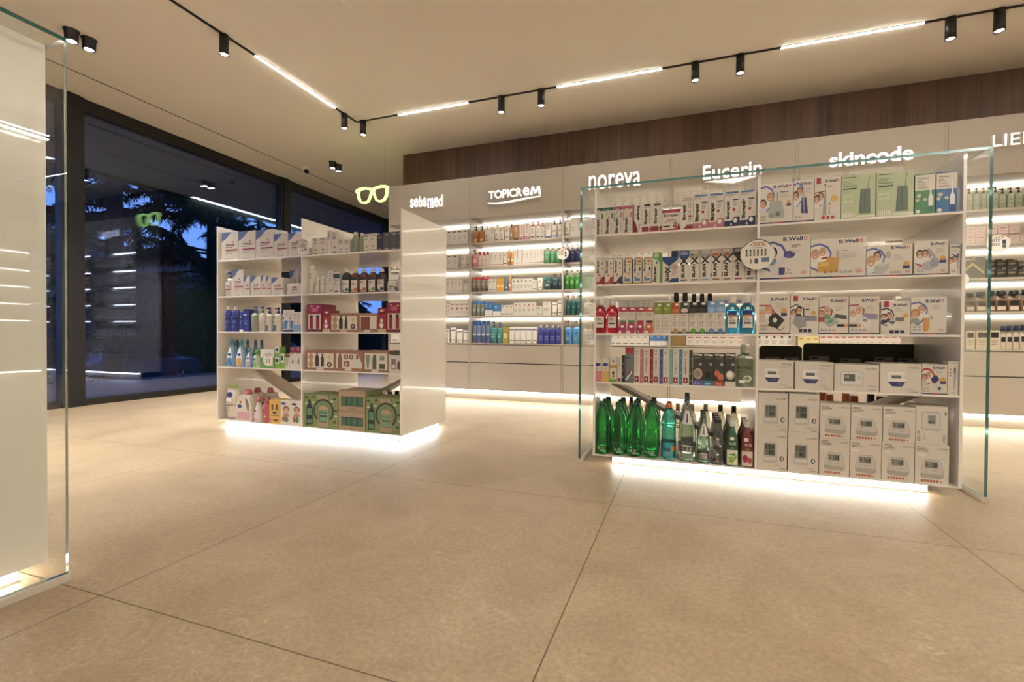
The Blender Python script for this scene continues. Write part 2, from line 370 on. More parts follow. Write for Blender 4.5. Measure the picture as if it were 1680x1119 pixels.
lettering('lit_sign', [('se', 0, .16, .25, .86, .018), ('b', .27, .15, .38, 1, .018), ('a', .395, .14, .51, .84, .018), ('m', .54, 0, .71, .78, .018), ('e', .73, .02, .845, .80, .018), ('d', .86, .04, .98, .97, .018)], 673, 344, 727, 318, .03, 'lit white lettering on the header nearest the window, two staggered syllables')
sw = [(0, .10), (.08, .04), (.2, .0), (.4, .02), (.6, .09), (.8, .17), (1, .22), (1, .28), (.8, .25), (.6, .20), (.4, .13), (.2, .09), (.1, .12), (0, .17)]
lettering('lit_sign', [('TOPICR', .02, .38, .655, .93, .02), ('e', .675, .38, .79, .93, .02)], 800, 336, 887, 303, .03, 'lit white capital lettering with a swoosh underline', [sw, [(.81, .38), (.835, .93), (.87, .93), (.905, .62), (.94, .93), (.98, .93), (1, .38), (.965, .38), (.955, .74), (.915, .45), (.895, .45), (.86, .74), (.845, .38)]])
lettering('lit_sign', [('noreva', 0, 0, 1, 1, 0.0)], 966, 312, 1051, 280, .0, 'lit white thin lowercase lettering just above the glass-framed gondola corner')
lettering('lit_sign', [('Eucerin', 0, .30, 1, 1, .008)], 1153, 305, 1250, 262, .02, 'lit white lettering with a shallow triangle below it', [[(.02, .19), (.99, .26), (.53, .0)]])
lettering('lit_sign', [('skincode', 0, 0, 1, 1, .022)], 1361, 275, 1499, 237, .05, 'lit white heavy lowercase lettering above the pale green boxes')
lettering('lit_sign', [('LIERAC', 0, 0, 1, 1, -.005)], 1629, 241, 1755, 208, .0, 'lit white capital lettering cut off at the right edge of the picture')

# ------------------------------------------------------------------ ceiling track and lamps
STRIPM = EM(NEUT, K_STRIP, 'track_strip')
tr = empty('track_light', (-3.345, 4.165, ZC))
tag(tr, 'black ceiling track in an L with glowing strip inserts', 'track light')
MB().box(-0.013, 0.013, -8.2, 0.013, -0.004, 0.0, BLK).build('track_rail', tr)
MB().box(0.013, 9.6, -0.013, 0.013, -0.004, 0.0, BLK).build('track_rail', tr)
STX = []
for k in range(-1, 6):
    x0 = -1.119+1.822*k
    STX.append((max(x0, -2.82) if k == -1 else x0, x0+0.918))
for x0, x1 in STX:
    if x1 < 6.2: MB().box(x0+3.345, x1+3.345, -0.009, 0.009, -0.007, -0.0041, STRIPM).build('led_strip', tr)
for k in range(5):
    y1 = 3.836-1.822*k
    MB().box(-0.009, 0.009, y1-0.925-4.165, y1-4.165, -0.007, -0.0041, STRIPM).build('led_strip', tr)
STRIP2 = EM(NEUT, K_STRIP*.38, 'added_pendant_strip'); STRIP3 = EM(NEUT, K_STRIP*2.0, 'added_pendant_strip_bright')
def pendant(x, y, n, rz, label, STRIP2=STRIP2):  # unseen pendants, added to brighten the ceiling, floor and side panels
    t2 = empty('added_linear_pendant', (x, y, 2.72), rz); tag(t2, label, 'added pendant lamp', 'added linear pendants behind the viewer')
    L_ = 1.5*n
    MB().box(0, L_, -0.016, 0.016, 0, 0.03, BLK).build('housing', t2)
    for j_ in range(n):
        MB().box(0.04+1.5*j_, 1.46+1.5*j_, -0.014, 0.014, -0.006, -0.0005, STRIP2).build('led_strip', t2)
        MB().box(0.04+1.5*j_, 1.46+1.5*j_, -0.014, 0.014, 0.0305, 0.036, STRIP2).build('led_strip', t2)
    for x_ in (0.2, L_-0.2): MB().tube([(x_, 0, 0.03), (x_, 0, ZC-2.72)], 0.0015, BLK, 6).build('cable', t2)
pendant(-1.2, 0.35, 3, 0, 'added linear pendant lamp just behind the viewer')
pendant(-3.2, -2.3, 5, 0, 'added long linear pendant lamp well behind the viewer')
pendant(2.9, -3.0, 4, math.radians(90), 'added linear pendant lamp to the right of the viewer', STRIP3)
LENS = EM((1.0, 0.93, 0.82), 30.0, 'lamp_lens')
SPOTS = []
def spot_body(h, r):
    m = MB(); m.lathe([(0, r), (-h, r), (-h, r*0.86), (-h+0.012, r*0.8), (-h+0.012, 0.001)], BLK, 24); return m
sb = spot_body(0.15, 0.032).mesh('track_spotlight'); ln = MB().lathe([(-0.1435, 0.0255), (-0.1425, 0.0255)], LENS, 20).mesh('lamp_lens')
LD = bpy.data.lights.new('spot_beam', 'SPOT'); LD.energy = K_SPOT; LD.color = NEUT; LD.spot_size = math.radians(75); LD.spot_blend = 0.7; LD.shadow_soft_size = 0.03
LD2 = LD.copy(); LD2.energy = 18; LD4 = LD.copy(); LD4.energy = 15; LD4.spot_size = math.radians(85); LD3 = LD.copy(); LD3.energy = 200; LD3.spot_size = math.radians(95)
def spotlight(x, y, label, group, LD=LD):
    o = bpy.data.objects.new('track_spotlight', sb); COL.objects.link(o); o.location = (x, y, ZC-0.004); tag(o, label, 'spotlight', group)
    l = bpy.data.objects.new('lamp_lens', ln); COL.objects.link(l); l.parent = o
    b = bpy.data.objects.new('spot_beam', LD); COL.objects.link(b); b.parent = o; b.location = (0, 0, -0.152)
gsp = 'black cylinder spotlights on the ceiling track'
spx = [(-3.261, 'on the product wall leg, beside the corner'), (-1.672, 'left of the pair above the swoosh sign'), (-1.273, 'right of the pair above the swoosh sign'),
       (0.069, 'left of the pair above the lettering with a triangle'), (0.41, 'right of the pair above the lettering with a triangle'),
       (1.775, 'left of the pair near the right picture edge'), (2.047, 'right of the pair near the right picture edge')]
for x, t in spx: spotlight(x, 4.165, 'black cylinder spotlight '+t, gsp)
for x in (3.5, 3.9, 5.4): spotlight(x, 4.165, 'black cylinder spotlight on the track, %.1f m beyond the right picture edge' % (x-2), gsp)
spotlight(-3.345, 3.974, 'black cylinder spotlight on the window-side leg, beside the corner', gsp)
spotlight(-3.345, 2.636, 'black cylinder spotlight on the window-side leg, above the white gondola', gsp)
for y in (0.95, 0.6, -0.9, -2.7): spotlight(-3.345, y, 'black cylinder spotlight on the window-side leg, %.1f m before the corner' % (4.165-y), gsp)
# twin downlights
tb = MB()
for dy in (-0.055, 0.055): tb.lathe([(0, 0.05), (-0.004, 0.05), (-0.004, 0.043), (-0.085, 0.040), (-0.085, 0.034), (-0.07, 0.001)], BLK, 20, 0, dy)
tbm = tb.mesh('twin_downlight')
lbm = MB().lathe([(-0.083, 0.033), (-0.082, 0.033)], LENS, 20).mesh('lamp_lens')
for x, y, t in ((-4.40, 2.28, 'twin black downlight on the ceiling above the near window bay'), (-4.42, 5.08, 'twin black downlight on the ceiling left of the green glasses sign'), (-4.4, -0.5, 'added twin black downlight out of view behind the viewer')) + tuple((-2.6+1.45*i, 1.05, 'added twin black downlight above the viewer, %s in the row' % ORD[i]) for i in range(5)):  # row above viewer and one behind it are added to brighten the room
    o = bpy.data.objects.new('twin_downlight', tbm); COL.objects.link(o); o.location = (x, y, ZC); tag(o, t, 'downlight', 'twin black downlights near the window wall')
    for dy in (-0.055, 0.055): l = bpy.data.objects.new('lamp_lens', lbm); COL.objects.link(l); l.parent = o; l.location = (0, dy, 0)
    b = bpy.data.objects.new('spot_beam', LD4 if y == 1.05 else LD3); COL.objects.link(b); b.parent = o; b.location = (0, 0, -0.09)
cc = MB(); cc.lathe([(0, 0.045), (-0.02, 0.045), (-0.03, 0.03)], SIDEM, 20)
cam_o = tag(cc.build('security_camera', None, (-4.91, 5.08, ZC)), 'small white dome security camera beside the black ceiling line', 'camera')
MB().lathe([(-0.03, 0.024), (-0.05, 0.034), (-0.07, 0.03), (-0.08, 0.012)], BLK, 18).build('camera_ball', cam_o)
sd = MB(); sd.lathe([(0, 0.055), (-0.015, 0.055), (-0.03, 0.047), (-0.034, 0.03), (-0.046, 0.027), (-0.05, 0.02)], SIDEM, 24)
tag(sd.build('smoke_detector', None, (-2.23, 2.64, ZC)), 'round white smoke detector on the ceiling at the top picture edge', 'smoke detector')

rs = empty('recess_strip', (-3.43, 5.55, ZC)); tag(rs, 'straight glowing ceiling strip in the recess, seen mirrored in the window', 'strip light')
MB().box(-0.013, 0.013, -0.1, 2.9, -0.004, 0.0, BLK).build('track_rail', rs)
MB().box(-0.012, 0.012, 0, 2.8, -0.01, -0.0041, EM(NEUT, 16.0, 'recess_strip')).build('led_strip', rs)

# green glasses sign, hung in front of the recess
NEON = EM((0.62, 1.0, 0.20), 1.3, 'green_sign'); GS = M('6f8f2a', 0.4)
def glasses():
    X0, Z0, Y = -3.84, 2.325, 4.76; W_, H_ = 0.486, 0.2
    # outline of the frame front, and the two lens holes
    out = [(0,.86),(.10,.97),(.26,1),(.42,.92),(.5,.87),(.58,.92),(.74,1),(.90,.97),(1,.86),(.985,.70),(.955,.62),(.93,.30),(.85,.06),(.72,0),(.62,.08),(.555,.34),(.53,.52),(.5,.60),(.47,.52),(.445,.34),(.38,.08),(.28,0),(.15,.06),(.07,.30),(.045,.62),(.015,.70)]
    h1 = [(.095,.72),(.13,.84),(.27,.885),(.41,.82),(.455,.70),(.43,.52),(.40,.30),(.35,.14),(.26,.09),(.16,.15),(.11,.40)]
    h2 = [(1-x, y) for x, y in h1]
    mb = MB(); loops = [out, h1, h2]
    lv = [[Vector((x, y, 0)) for x, y in lp] for lp in loops]; pts = [p for lp in loops for p in lp]
    for tri in geometry.tessellate_polygon(lv):
        for yy, mt in ((Y, NEON), (Y+0.03, NEON)): mb.face([(X0+W_*pts[t][0], yy, Z0+H_*pts[t][1]) for t in tri], mt)
    for lp in loops:
        for t in range(len(lp)):
            p, q = lp[t], lp[(t+1) % len(lp)]
            mb.face([(X0+W_*p[0], Y, Z0+H_*p[1]), (X0+W_*q[0], Y, Z0+H_*q[1]), (X0+W_*q[0], Y+0.03, Z0+H_*q[1]), (X0+W_*p[0], Y+0.03, Z0+H_*p[1])], NEON)
    o = mb.build('glasses_sign'); tag(o, 'glowing green sign shaped like spectacles hanging before the recess', 'sign')
    w_ = MB()
    for x in (-3.76, -3.43): w_.tube([(x, Y+0.015, Z0+H_*.93), (x, Y+0.015, ZC-0.001)], 0.0005, M('8a8578', 0.4), 6)
    w_.build('hanging_wire', o)
glasses()

# ------------------------------------------------------------------ gondolas
GZ = (1.283, 1.005, 0.733, 0.462, 0.052)
BASEW = EM(NEUT, K_BASE, 'base_warm'); BASEC = EM(COOL, K_BASE*1.25, 'base_cool')
def gondola(x0, x1, y0, y1, basem, label, lit_side=False, brace=True):
    root = empty('gondola', ((x0+x1)/2, (y0+y1)/2, 0)); hw, hd = (x1-x0)/2, (y1-y0)/2
    tag(root, label, 'display shelving', 'free-standing double-sided gondolas')
    for a, b in ((-hw, -hw+0.012), (hw-0.012, hw)): MB().box(a, b, -hd, hd, 0.045, 1.547, LACQ).build('side_panel', root)
    MB().box(-0.006, 0.006, -hd, hd, 0.0521, 1.547, LACQ).build('divider', root)
    for sx in (-1, 1):
        for z in GZ[:4]:
            a, b = sorted((sx*0.0065, sx*(hw-0.0125))); MB().box(a, b, -hd+0.002, hd-0.002, z-0.010, z, LACQ).build('shelf', root)
    MB().box(-hw+0.0125, hw-0.0125, -hd+0.002, hd-0.002, 0.045, 0.052, LACQ).build('base_shelf', root)
    if brace:
        br = M('c7bdb0', 0.35)
        for sx in (-1, 1):
            m = MB(); p0 = Vector((sx*(hw-0.06), 0, 0.44)); p1 = Vector((sx*0.02, 0, 0.075)); d = (p1-p0).normalized(); n = Vector((-d.z, 0, d.x))*0.011
            q = [p0-n, p1-n, p1+n, p0+n]
            k = len(m.v); m.v += [(p.x, -0.07, p.z) for p in q] + [(p.x, 0.07, p.z) for p in q]
            for f in ((0,1,2,3), (7,6,5,4), (0,4,5,1), (1,5,6,2), (2,6,7,3), (3,7,4,0)): m.f.append(tuple(k+i for i in f)); m.m.append(m.mi(br)); m.sm.append(False)
            m.build('diagonal_brace', root)
    i = 0.035 if lit_side else 0.10
    p = MB(); p.box(-hw+i, hw-i, -hd+0.045, hd-0.045, 0.0, 0.006, ALU); p.box(-hw+i+0.012, hw-i-0.012, -hd+0.06, hd-0.06, 0.006, 0.0445, LACQ); p.build('plinth', root)
    for a in (-1, 1):
        MB().box(-hw+i+0.004, hw-i-0.004, a*(hd-0.052)-0.004, a*(hd-0.052)+0.004, 0.0065, 0.0445, basem).build('base_light', root)
        if lit_side: MB().box(a*(hw-i-0.006)-0.004, a*(hw-i-0.006)+0.004, -hd+0.06, hd-0.06, 0.0065, 0.0445, basem).build('base_light', root)
    return root
GX0, GX1, GY0, GY1 = -0.478, 1.178, 2.606, 3.215
gondola(GX0, GX1, GY0, GY1, BASEW, 'white gondola framed by a glass portal, right of centre')
LX0, LX1, LY0, LY1 = -3.430, -1.755, 2.640, 3.245
gondola(LX0, LX1, LY0, LY1, BASEC, 'plain white gondola without glass, left of centre near the window', True)
gondola(-3.430, -1.755, 0.22, 0.826, BASEW, 'white gondola behind glass cut off at the left picture edge', True, False)
def portal(x0, x1, y0, y1, label):
    root = empty('glass_portal', ((x0+x1)/2, (y0+y1)/2, 0)); hw, hd = (x1-x0)/2, (y1-y0)/2; t = 0.012
    tag(root, label, 'glass frame', 'glass portals around the gondolas')
    for a, nm in ((-hw, 'left'), (hw-t, 'right')):
        MB().box(a, a+t, -hd, hd, 0.022, 1.5535-t-0.0005, GLASS, front=GEDGE, back=GEDGE, bot=GEDGE).build('glass_side', root)
        MB().box(a-0.006, a+t+0.006, -hd-0.004, hd+0.004, 0.0, 0.0215, ALU).build('floor_rail', root)
    MB().box(-hw, hw, -hd, hd, 1.5535-t, 1.5535, GLASS, front=GEDGE, back=GEDGE, left=GEDGE, right=GEDGE).build('glass_top', root)
    return root
portal(-0.557, 1.262, 2.592, 3.228, 'clear glass portal with green edges around the right-hand gondola')
portal(-3.505, -1.669, 0.205, 0.832, 'clear glass portal around the gondola at the left picture edge')

# ------------------------------------------------------------------ goods: shapes
def box_mesh(name, w, d, h, st):
    mb = MB(); c = M(st['c'], 0.42); sidec = M(st.get('sc', st['c']), 0.42); topc = M(st.get('tc', st['c']), 0.42)
    mb.box(-w/2, w/2, 0, d, 0, h, c, left=sidec, right=sidec, top=topc)
    draw(mb, st.get('a', []), lambda u, v, e: ((min(max(u, 0), 1)-.5)*w, -e, min(max(v, 0), 1.05)*h))
    return mb.mesh(name)
# body profile: (height, half-width fraction, half-depth fraction); bh = body share of the height
SH = {
 'flip':  dict(bh=.86, e=2.6, dr=.62, p=[(0,.86),(.015,.97),(.06,1),(.80,1),(.90,.86),(.96,.62),(1,.45)], cap=('cyl', .44)),
 'pump':  dict(bh=.74, e=2.4, dr=.70, p=[(0,.9),(.02,1),(.84,1),(.93,.85),(.98,.55),(1,.36)], cap=('pump', .34)),
 'mouth': dict(bh=.80, e=4.0, dr=.60, p=[(0,.93),(.02,1),(.80,1),(.90,.9),(.97,.5),(1,.42)], cap=('cyl', .60)),
 'can':   dict(bh=.80, e=2.0, dr=1.0, p=[(0,.95),(.015,1),(.93,1),(.98,.92),(1,.80)], cap=('cyl', .90)),
 'spray': dict(bh=.86, e=2.0, dr=1.0, p=[(0,.95),(.015,1),(.93,1),(.98,.8),(1,.6)], cap=('cyl', .58)),
 'jar':   dict(bh=.72, e=2.2, dr=1.0, p=[(0,.9),(.05,1),(.9,1),(1,.9)], cap=('cyl', 1.0)),
 'tube':  dict(bh=.90, e=2.2, dr=.55, inv=1, p=[(0,.86,.80),(.05,.9,.82),(.5,.95,.5),(.95,1,.10),(1,1,.05)], cap=('cyl', .84)),
 'squat': dict(bh=.78, e=3.0, dr=.55, p=[(0,.93),(.03,1),(.72,1),(.86,.8),(.93,.4),(1,.36)], cap=('cyl', .62)),
 'cone':  dict(bh=.80, e=2.3, dr=.62, p=[(0,.80),(.03,.92),(.12,1),(.35,.98),(.6,.80),(.85,.52),(1,.36)], cap=('cone', .40)),
 'round': dict(bh=.86, e=2.2, dr=.8, p=[(0,.90),(.02,1),(.66,1),(.78,.92),(.88,.72),(1,.42)], cap=('cyl', .50)),
 'pet':   dict(bh=.93, e=2.0, dr=1.0, p=[(0,.72),(.02,.9),(.05,.97),(.27,1)]+sum([[(.29+.042*i,.965),(.305+.042*i,1)] for i in range(7)], [])+[(.60,.90),(.64,.97),(.70,.98),(.77,.93),(.83,.80),(.89,.58),(.94,.41),(1,.38)], cap=('cyl', .40)),
 'pet2':  dict(bh=.93, e=2.0, dr=1.0, p=[(0,.72),(.02,.9),(.05,1),(.34,1)]+sum([[(.36+.045*i,.93),(.38+.045*i,.97)] for i in range(5)], [])+[(.60,.86),(.65,1),(.74,.99),(.82,.86),(.89,.62),(.94,.42),(1,.36)], cap=('cyl', .38)),
 'glassb':dict(bh=.95, e=2.0, dr=1.0, p=[(0,.80),(.015,.88),(.05,.95),(.30,1),(.45,.98),(.62,.83),(.78,.58),(.89,.36),(.95,.26),(1,.25)], cap=('cyl', .28)),
 'smallb':dict(bh=.95, e=2.0, dr=1.0, p=[(0,.92),(.02,1),(.50,1),(.60,.95),(.75,.70),(.88,.42),(1,.36)], cap=('cyl', .38)),
 'square':dict(bh=.92, e=5.0, dr=1.0, p=[(0,.95),(.02,1),(.70,1),(.80,.9),(.88,.75),(1,.70)], cap=('cyl', .74)),
 'aloe':  dict(bh=.88, e=4.0, dr=1.0, p=[(0,.93),(.02,1),(.62,1),(.74,.93),(.90,.52),(1,.42)], cap=('cyl', .46)),
}
def interp(p, z):
    for i in range(len(p)-1):
        if z <= p[i+1][0]: t = (z-p[i][0])/max(p[i+1][0]-p[i][0], 1e-6); return p[i][1]+(p[i+1][1]-p[i][1])*t
    return p[-1][1]
def bottle_meshes(name, w, h, st, seg=20):
    sh = SH[st['s']]; kind = st.get('k', 'p'); bh = sh['bh']*h; dr = sh['dr']; W2 = w/2; D2 = W2*dr
    z0 = h-bh if sh.get('inv') else 0; cy = D2; mat = M(st['c'], .35, kind)
    mb = MB(); pr = [(z0+q[0]*bh, q[1]*W2, (q[2] if len(q) > 2 else q[1])*D2) for q in sh['p']]
    mb.lathe(pr, mat, seg, 0, cy, sh['e'])
    pe = [(q[0], q[1], q[2] if len(q) > 2 else q[1]) for q in sh['p']]; ee = sh['e']
    def SFb(u, v, e):
        a = interp(pe, v)*W2; b = interp([(q[0], q[2]) for q in pe], v)*D2; x = (2*u-1)*a*.94
        y = cy-b*(1-min(abs(x)/a, 1)**ee)**(1/ee); return (x, y-e, z0+v*bh)
    draw(mb, st.get('a', []), SFb, True)
    body = mb.mesh(name); cap = None; ck, cw = sh['cap']; ccol = M(st.get('cc', 'e8e0d4'), .4, st.get('ck', 'p')); c = MB()
    if sh.get('inv'):
        c.lathe([(0, cw*W2*.97, D2*.78), (h-bh-.0002, cw*W2, D2*.80)], ccol, seg, 0, cy, ee)
    elif ck == 'cyl':
        cwr = st.get('cw', cw)*W2; z1 = bh+.0002; c.lathe([(z1, cwr*.98), (z1+(h-bh)*.1, cwr), (h-(h-bh)*.12, cwr*.94), (h, cwr*.84)], ccol, seg, 0, cy)
    elif ck == 'cone':
        z1 = bh+.0002; c.lathe([(z1, cw*W2), (z1+(h-bh)*.5, cw*W2*.9), (z1+(h-bh)*.8, cw*W2*.72), (h, cw*W2*.3)], ccol, seg, 0, cy, 2, .9)
    else:
        z1 = bh+.0002; r = cw*W2; hh = h-bh
        c.lathe([(z1, r), (z1+hh*.38, r*.92), (z1+hh*.42, r*.35), (z1+hh*.62, r*.35), (z1+hh*.64, r*.8), (z1+hh*.92, r*.75), (h, r*.5)], ccol, seg, 0, cy)
        c.box(-W2*.78, -r*.3, cy-r*.35, cy+r*.35, z1+hh*.70, z1+hh*.9, ccol)
    return body, [('pump' if ck == 'pump' else 'cap', c.mesh('cap'), (0, 0, 0))]
def jug_mesh(w, h, st):
    mb = MB(); m = M(st['c'], .4); W2 = w/2; d = w*.55; H = h*.84
    # body outline with an open handle on the right
    out = [(-.92,0),(.92,0),(1,.05),(1,.45),(.97,.62),(.85,.82),(.60,.96),(.34,1),(-.34,1),(-.70,.92),(-.93,.72),(-1,.5),(-1,.05)]
    hole = [(.22,.82),(.30,.55),(.50,.40),(.72,.38),(.76,.50),(.68,.70),(.48,.84),(.32,.88)]
    loops = [[Vector((x, y, 0)) for x, y in out], [Vector((x, y, 0)) for x, y in hole]]; pts = [(x*W2, y*H) for x, y in out+hole]
    for tri in geometry.tessellate_polygon(loops):
        mb.face([(pts[t][0]*.96, 0, pts[t][1]) for t in tri], m); mb.face([(pts[t][0]*.96, d, pts[t][1]) for t in tri], m)
    for lp in (out, hole):
        for t in range(len(lp)):
            p, q = lp[t], lp[(t+1) % len(lp)]
            for a, b, ya, yb in ((.96, 1, 0, d*.12), (1, 1, d*.12, d*.88), (1, .96, d*.88, d)):
                mb.face([(p[0]*W2*a, ya, p[1]*H), (q[0]*W2*a, ya, q[1]*H), (q[0]*W2*b, yb, q[1]*H), (p[0]*W2*b, yb, p[1]*H)], m, True)
    draw(mb, st['a'], lambda u, v, e: ((2*u-1)*W2*.94, -e, v*H))
    c = MB(); c.lathe([(H+.0002, W2*.36), (H+(h-H)*.5, W2*.36), (H+(h-H)*.55, W2*.30), (h, W2*.28)], M(st['cc']), 20, 0, d/2)
    return mb.mesh('detergent_jug'), [('cap', c.mesh('cap'), (0, 0, 0))]
def bag_mesh(w, h, st):
    mb = MB(); m = M(st['c'], .3); d = w*.5; n = 12; pr = []
    def dep(v): return d*(math.sin(min(v*3.2, 1)*math.pi/2)*(1-v**3)*.5+.02)
    for s_ in (0, 1):
        for i in range(10):
            v0, v1 = i/10, (i+1)/10
            for j in range(8):
                q = []
                for (u, v) in ((j/8, v0), ((j+1)/8, v0), ((j+1)/8, v1), (j/8, v1)):
                    b = dep(v)*(1-abs(2*u-1)**3); q.append(((u-.5)*w*(1-.06*math.sin(v*9)), d/2-b if s_ == 0 else d/2+b, v*h))
                mb.face(q if s_ == 0 else q[::-1], M('9fb23c', .3) if v0 > .85 else m, True)
    draw(mb, st['a'], lambda u, v, e: ((u-.5)*w, d/2-dep(v)*(1-abs(2*u-1)**3)-e*2-.001, v*h), True)
    return mb.mesh('wipes_bag'), []
def toy_mesh(name, w, d, h, st):      # soft pack of wipes with a flap lid
    mb = MB(); m = M(st['c'], .35)
    mb.lathe([(0, w*.47, d*.46), (h*.12, w*.5, d*.5), (h*.8, w*.5, d*.5), (h*.97, w*.44, d*.44), (h, w*.40, d*.40)], m, 24, 0, d/2, 5.0)
    draw(mb, st['a'], lambda u, v, e: ((u-.5)*w*.9, -e-.001, v*h)); return mb.mesh(name), []

CACHE = {}
def make_item(sty, w, h, depth):
    st = STY[sty]; key = (sty, round(w, 3), round(h, 3), round(depth, 3))
    if key not in CACHE:
        s = st.get('s', 'box')
        if s == 'box': CACHE[key] = (box_mesh(st['n'], w, depth, h, st), [])
        elif s == 'jug': CACHE[key] = jug_mesh(w, h, st)
        elif s == 'bag': CACHE[key] = bag_mesh(w, h, st)
        elif s == 'soft': CACHE[key] = toy_mesh(st['n'], w, depth, h, st)
        else: CACHE[key] = bottle_meshes(st['n'], w, h, st, 16 if w < .05 else 24)
    me, parts = CACHE[key]
    o = bpy.data.objects.new(st['n'], me); COL.objects.link(o)
    for nm, pm, lc in parts:
        c = bpy.data.objects.new(nm, pm); COL.objects.link(c); c.parent = o; c.location = lc
    return o
PLACED = []
def row(place, group, Y, z, entries, tight=0.0012):
    """entries: (style, x0, x1, n, ytop[, options]) in picture units on the shelf's front plane"""
    for en in entries:
        sty, x0, x1, n, yt = en[:5]; op = en[5] if len(en) > 5 else {}
        st = STY[sty]; Yp = Y+op.get('dy', 0); zz = z+op.get('dz', 0)
        zz_v = 552.0 if abs(z-EYE) < .3 else (420 if z > 1 else 680)
        base = op.get('yb', None)
        a = at(x0, (yt+zz_v)/2, Yp); b = at(x1, (yt+zz_v)/2, Yp); wd = (b.x-a.x)/n
        top = at((x0+x1)/2, yt, Yp).z; h = op.get('h', top-zz); w = wd-tight
        if n == 1: w = wd-tight
        shp = st.get('s', 'box')
        d = op.get('d', st.get('d', min(max(w*.8, .03), .12)))
        for i in range(n):
            cx = a.x+wd*(i+.5)
            for j in range(op.get('deep', 1)):
                o = make_item(sty, w*st.get('ws', 1), h, d)
                o.location = (cx, Yp+j*op.get('pitch', .1), zz+.0003)
                if 'rz' in op: o.rotation_euler[2] = math.radians(op['rz'])
                PLACED.append((o, sty, place, group, 'behind' if op.get('dy', 0) > .05 else ('row%d' % j if j else '')))
def finish_labels():
    from collections import OrderedDict
    G = OrderedDict()
    for t in PLACED: G.setdefault((STY[t[1]]['l'], t[2], t[4]), []).append(t)
    for (desc, place, beh), L in G.items():
        L.sort(key=lambda t: (t[0].location.x, t[0].location.z))
        xs = [t[0].location.x for t in L]
        for i, t in enumerate(L):
            s = desc
            if len(L) > 1: s += ', ' + (('left one' if i == 0 else 'right one') if len(L) == 2 else '%s from left' % ORD[i])
            if beh == 'behind': s += ', rear'
            elif beh: s += ', %s rank' % {'row1': 'second', 'row2': 'third', 'row3': 'fourth'}[beh]
            s += ', ' + place
            if len(s.split()) > 16: LONG.add((len(s.split()), desc))
            tag(t[0], s, STY[t[1]].get('cat', 'box'), t[3])
LONG = set()

# ------------------------------------------------------------------ goods: designs
K = '1c1c24'; WH = 'd2c9bb'; GR = '8d8a86'
def bio(c2, top=None, tall=.62, x=.12, xx=.52, y0=.1): return [T(K, 'Biorepair', x, y0, xx, y0+tall, 1, .04)]
def bwell(x0, y0, x1, y1):
    a = (x1-x0); return [T('1f2a5c', 'B.Well', x0, y0, x0+a*.80, y1, 0, .03), E('b01c34', x0+a*.92, (y0+y1)/2+(y1-y0)*.08, a*.07, (y1-y0)*.42), P('b01c34', (x0+a*.86, (y0+y1)/2), (x0+a*.98, (y0+y1)/2), (x0+a*.92, y0)), R('f3efe8', x0+a*.90, y0+(y1-y0)*.3, x0+a*.94, y1-(y1-y0)*.2)]
def foot(h=.035): return [R('232c6c', 0, 0, .42, h), R('a31f36', .42, 0, .72, h), R('2a3b40', .72, 0, 1, h)]
def shield(c, x, y, rx, ry): return [P(c, (x-rx, y+ry*.85), (x, y+ry), (x+rx*.7, y+ry*.75), (x+rx, y+ry*.3), (x+rx*.85, y-ry*.2), (x+rx*.4, y-ry*.75), (x, y-ry), (x-rx, y-ry*.7)), P('d9d2ca', (x-rx*.86, y+ry*.72), (x, y+ry*.86), (x+rx*.58, y+ry*.62), (x+rx*.84, y+ry*.25), (x+rx*.7, y-ry*.2), (x+rx*.3, y-ry*.62), (x, y-ry*.85), (x-rx*.86, y-ry*.58))]
def medal(x, y, r, asp=1): return [E('d09a2a', x, y, r, r*asp), R('2c2f6e', x-r, y-r*1.3*asp, x+r, y-r*.4*asp)]
def icons(x, y, w_, h, n, c='a8a19a'): return [R(c, x+w_*i*1.35, y, x+w_*i*1.35+w_, y+h) for i in range(n)]
STY = {}
def D(_id, n, l, c=WH, a=(), s='box', cat=None, **kw):
    STY[_id] = dict(n=n, l=l, c=c, a=list(a), s=s, cat=cat or ('box' if s == 'box' else 'tube' if s == 'tube' else 'bottle'), **kw)
# toothpaste, top shelf
def bthin(tc, lc, sc): return [R(tc, 0, .88, 1, 1), E(WH, .42, .88, .22, .05), ring(K, .42, .88, .2, .045, .04), T(K, 'Biorepair', .16, .04, .56, .60, 1, .045), R('b01c34', .42, .61, .52, .66), Ls('77706a', .22, .66, .40, .80, 3), R(lc, .72, .58, .92, .78), Ls(sc, .70, .08, .88, .42, 6)]
D('tb1', 'toothpaste_box', 'white toothpaste box with dark green top', a=bthin('1f5a46', '3f8a52', '8fae84'), d=.19)
D('tb2', 'toothpaste_box', 'white toothpaste box with pink top', a=bthin('a8505f', 'c9777a', '8b90b4')+[R('5d66a0', .02, .45, .08, .78)], d=.19)
D('tb3', 'toothpaste_box', 'white and dark red toothpaste box, wordmark reversed', a=[P('7d1626', (0, 0), (0, 1), (.14, 1), (.14, .45), (.35, .32), (.55, .1), (.6, 0)), T(K, 'Biorepair', .36, .42, .80, .96, -1, .045), Ls(GR, .6, .05, .9, .3, 5)], d=.19)
D('tb4', 'toothpaste_box', 'white toothpaste box with dark red foot', a=[R('8c2230', 0, 0, 1, .19), R(K, .22, .92, .88, .985), R(GR, .2, .87, .9, .89), T(K, 'Biorepair', .2, .28, .62, .83, 1, .045), Ls('b8565f', .74, .26, .84, .8, 9), R(WH, .68, .04, .82, .24), E(K, .75, .1, .05, .04)], d=.19)
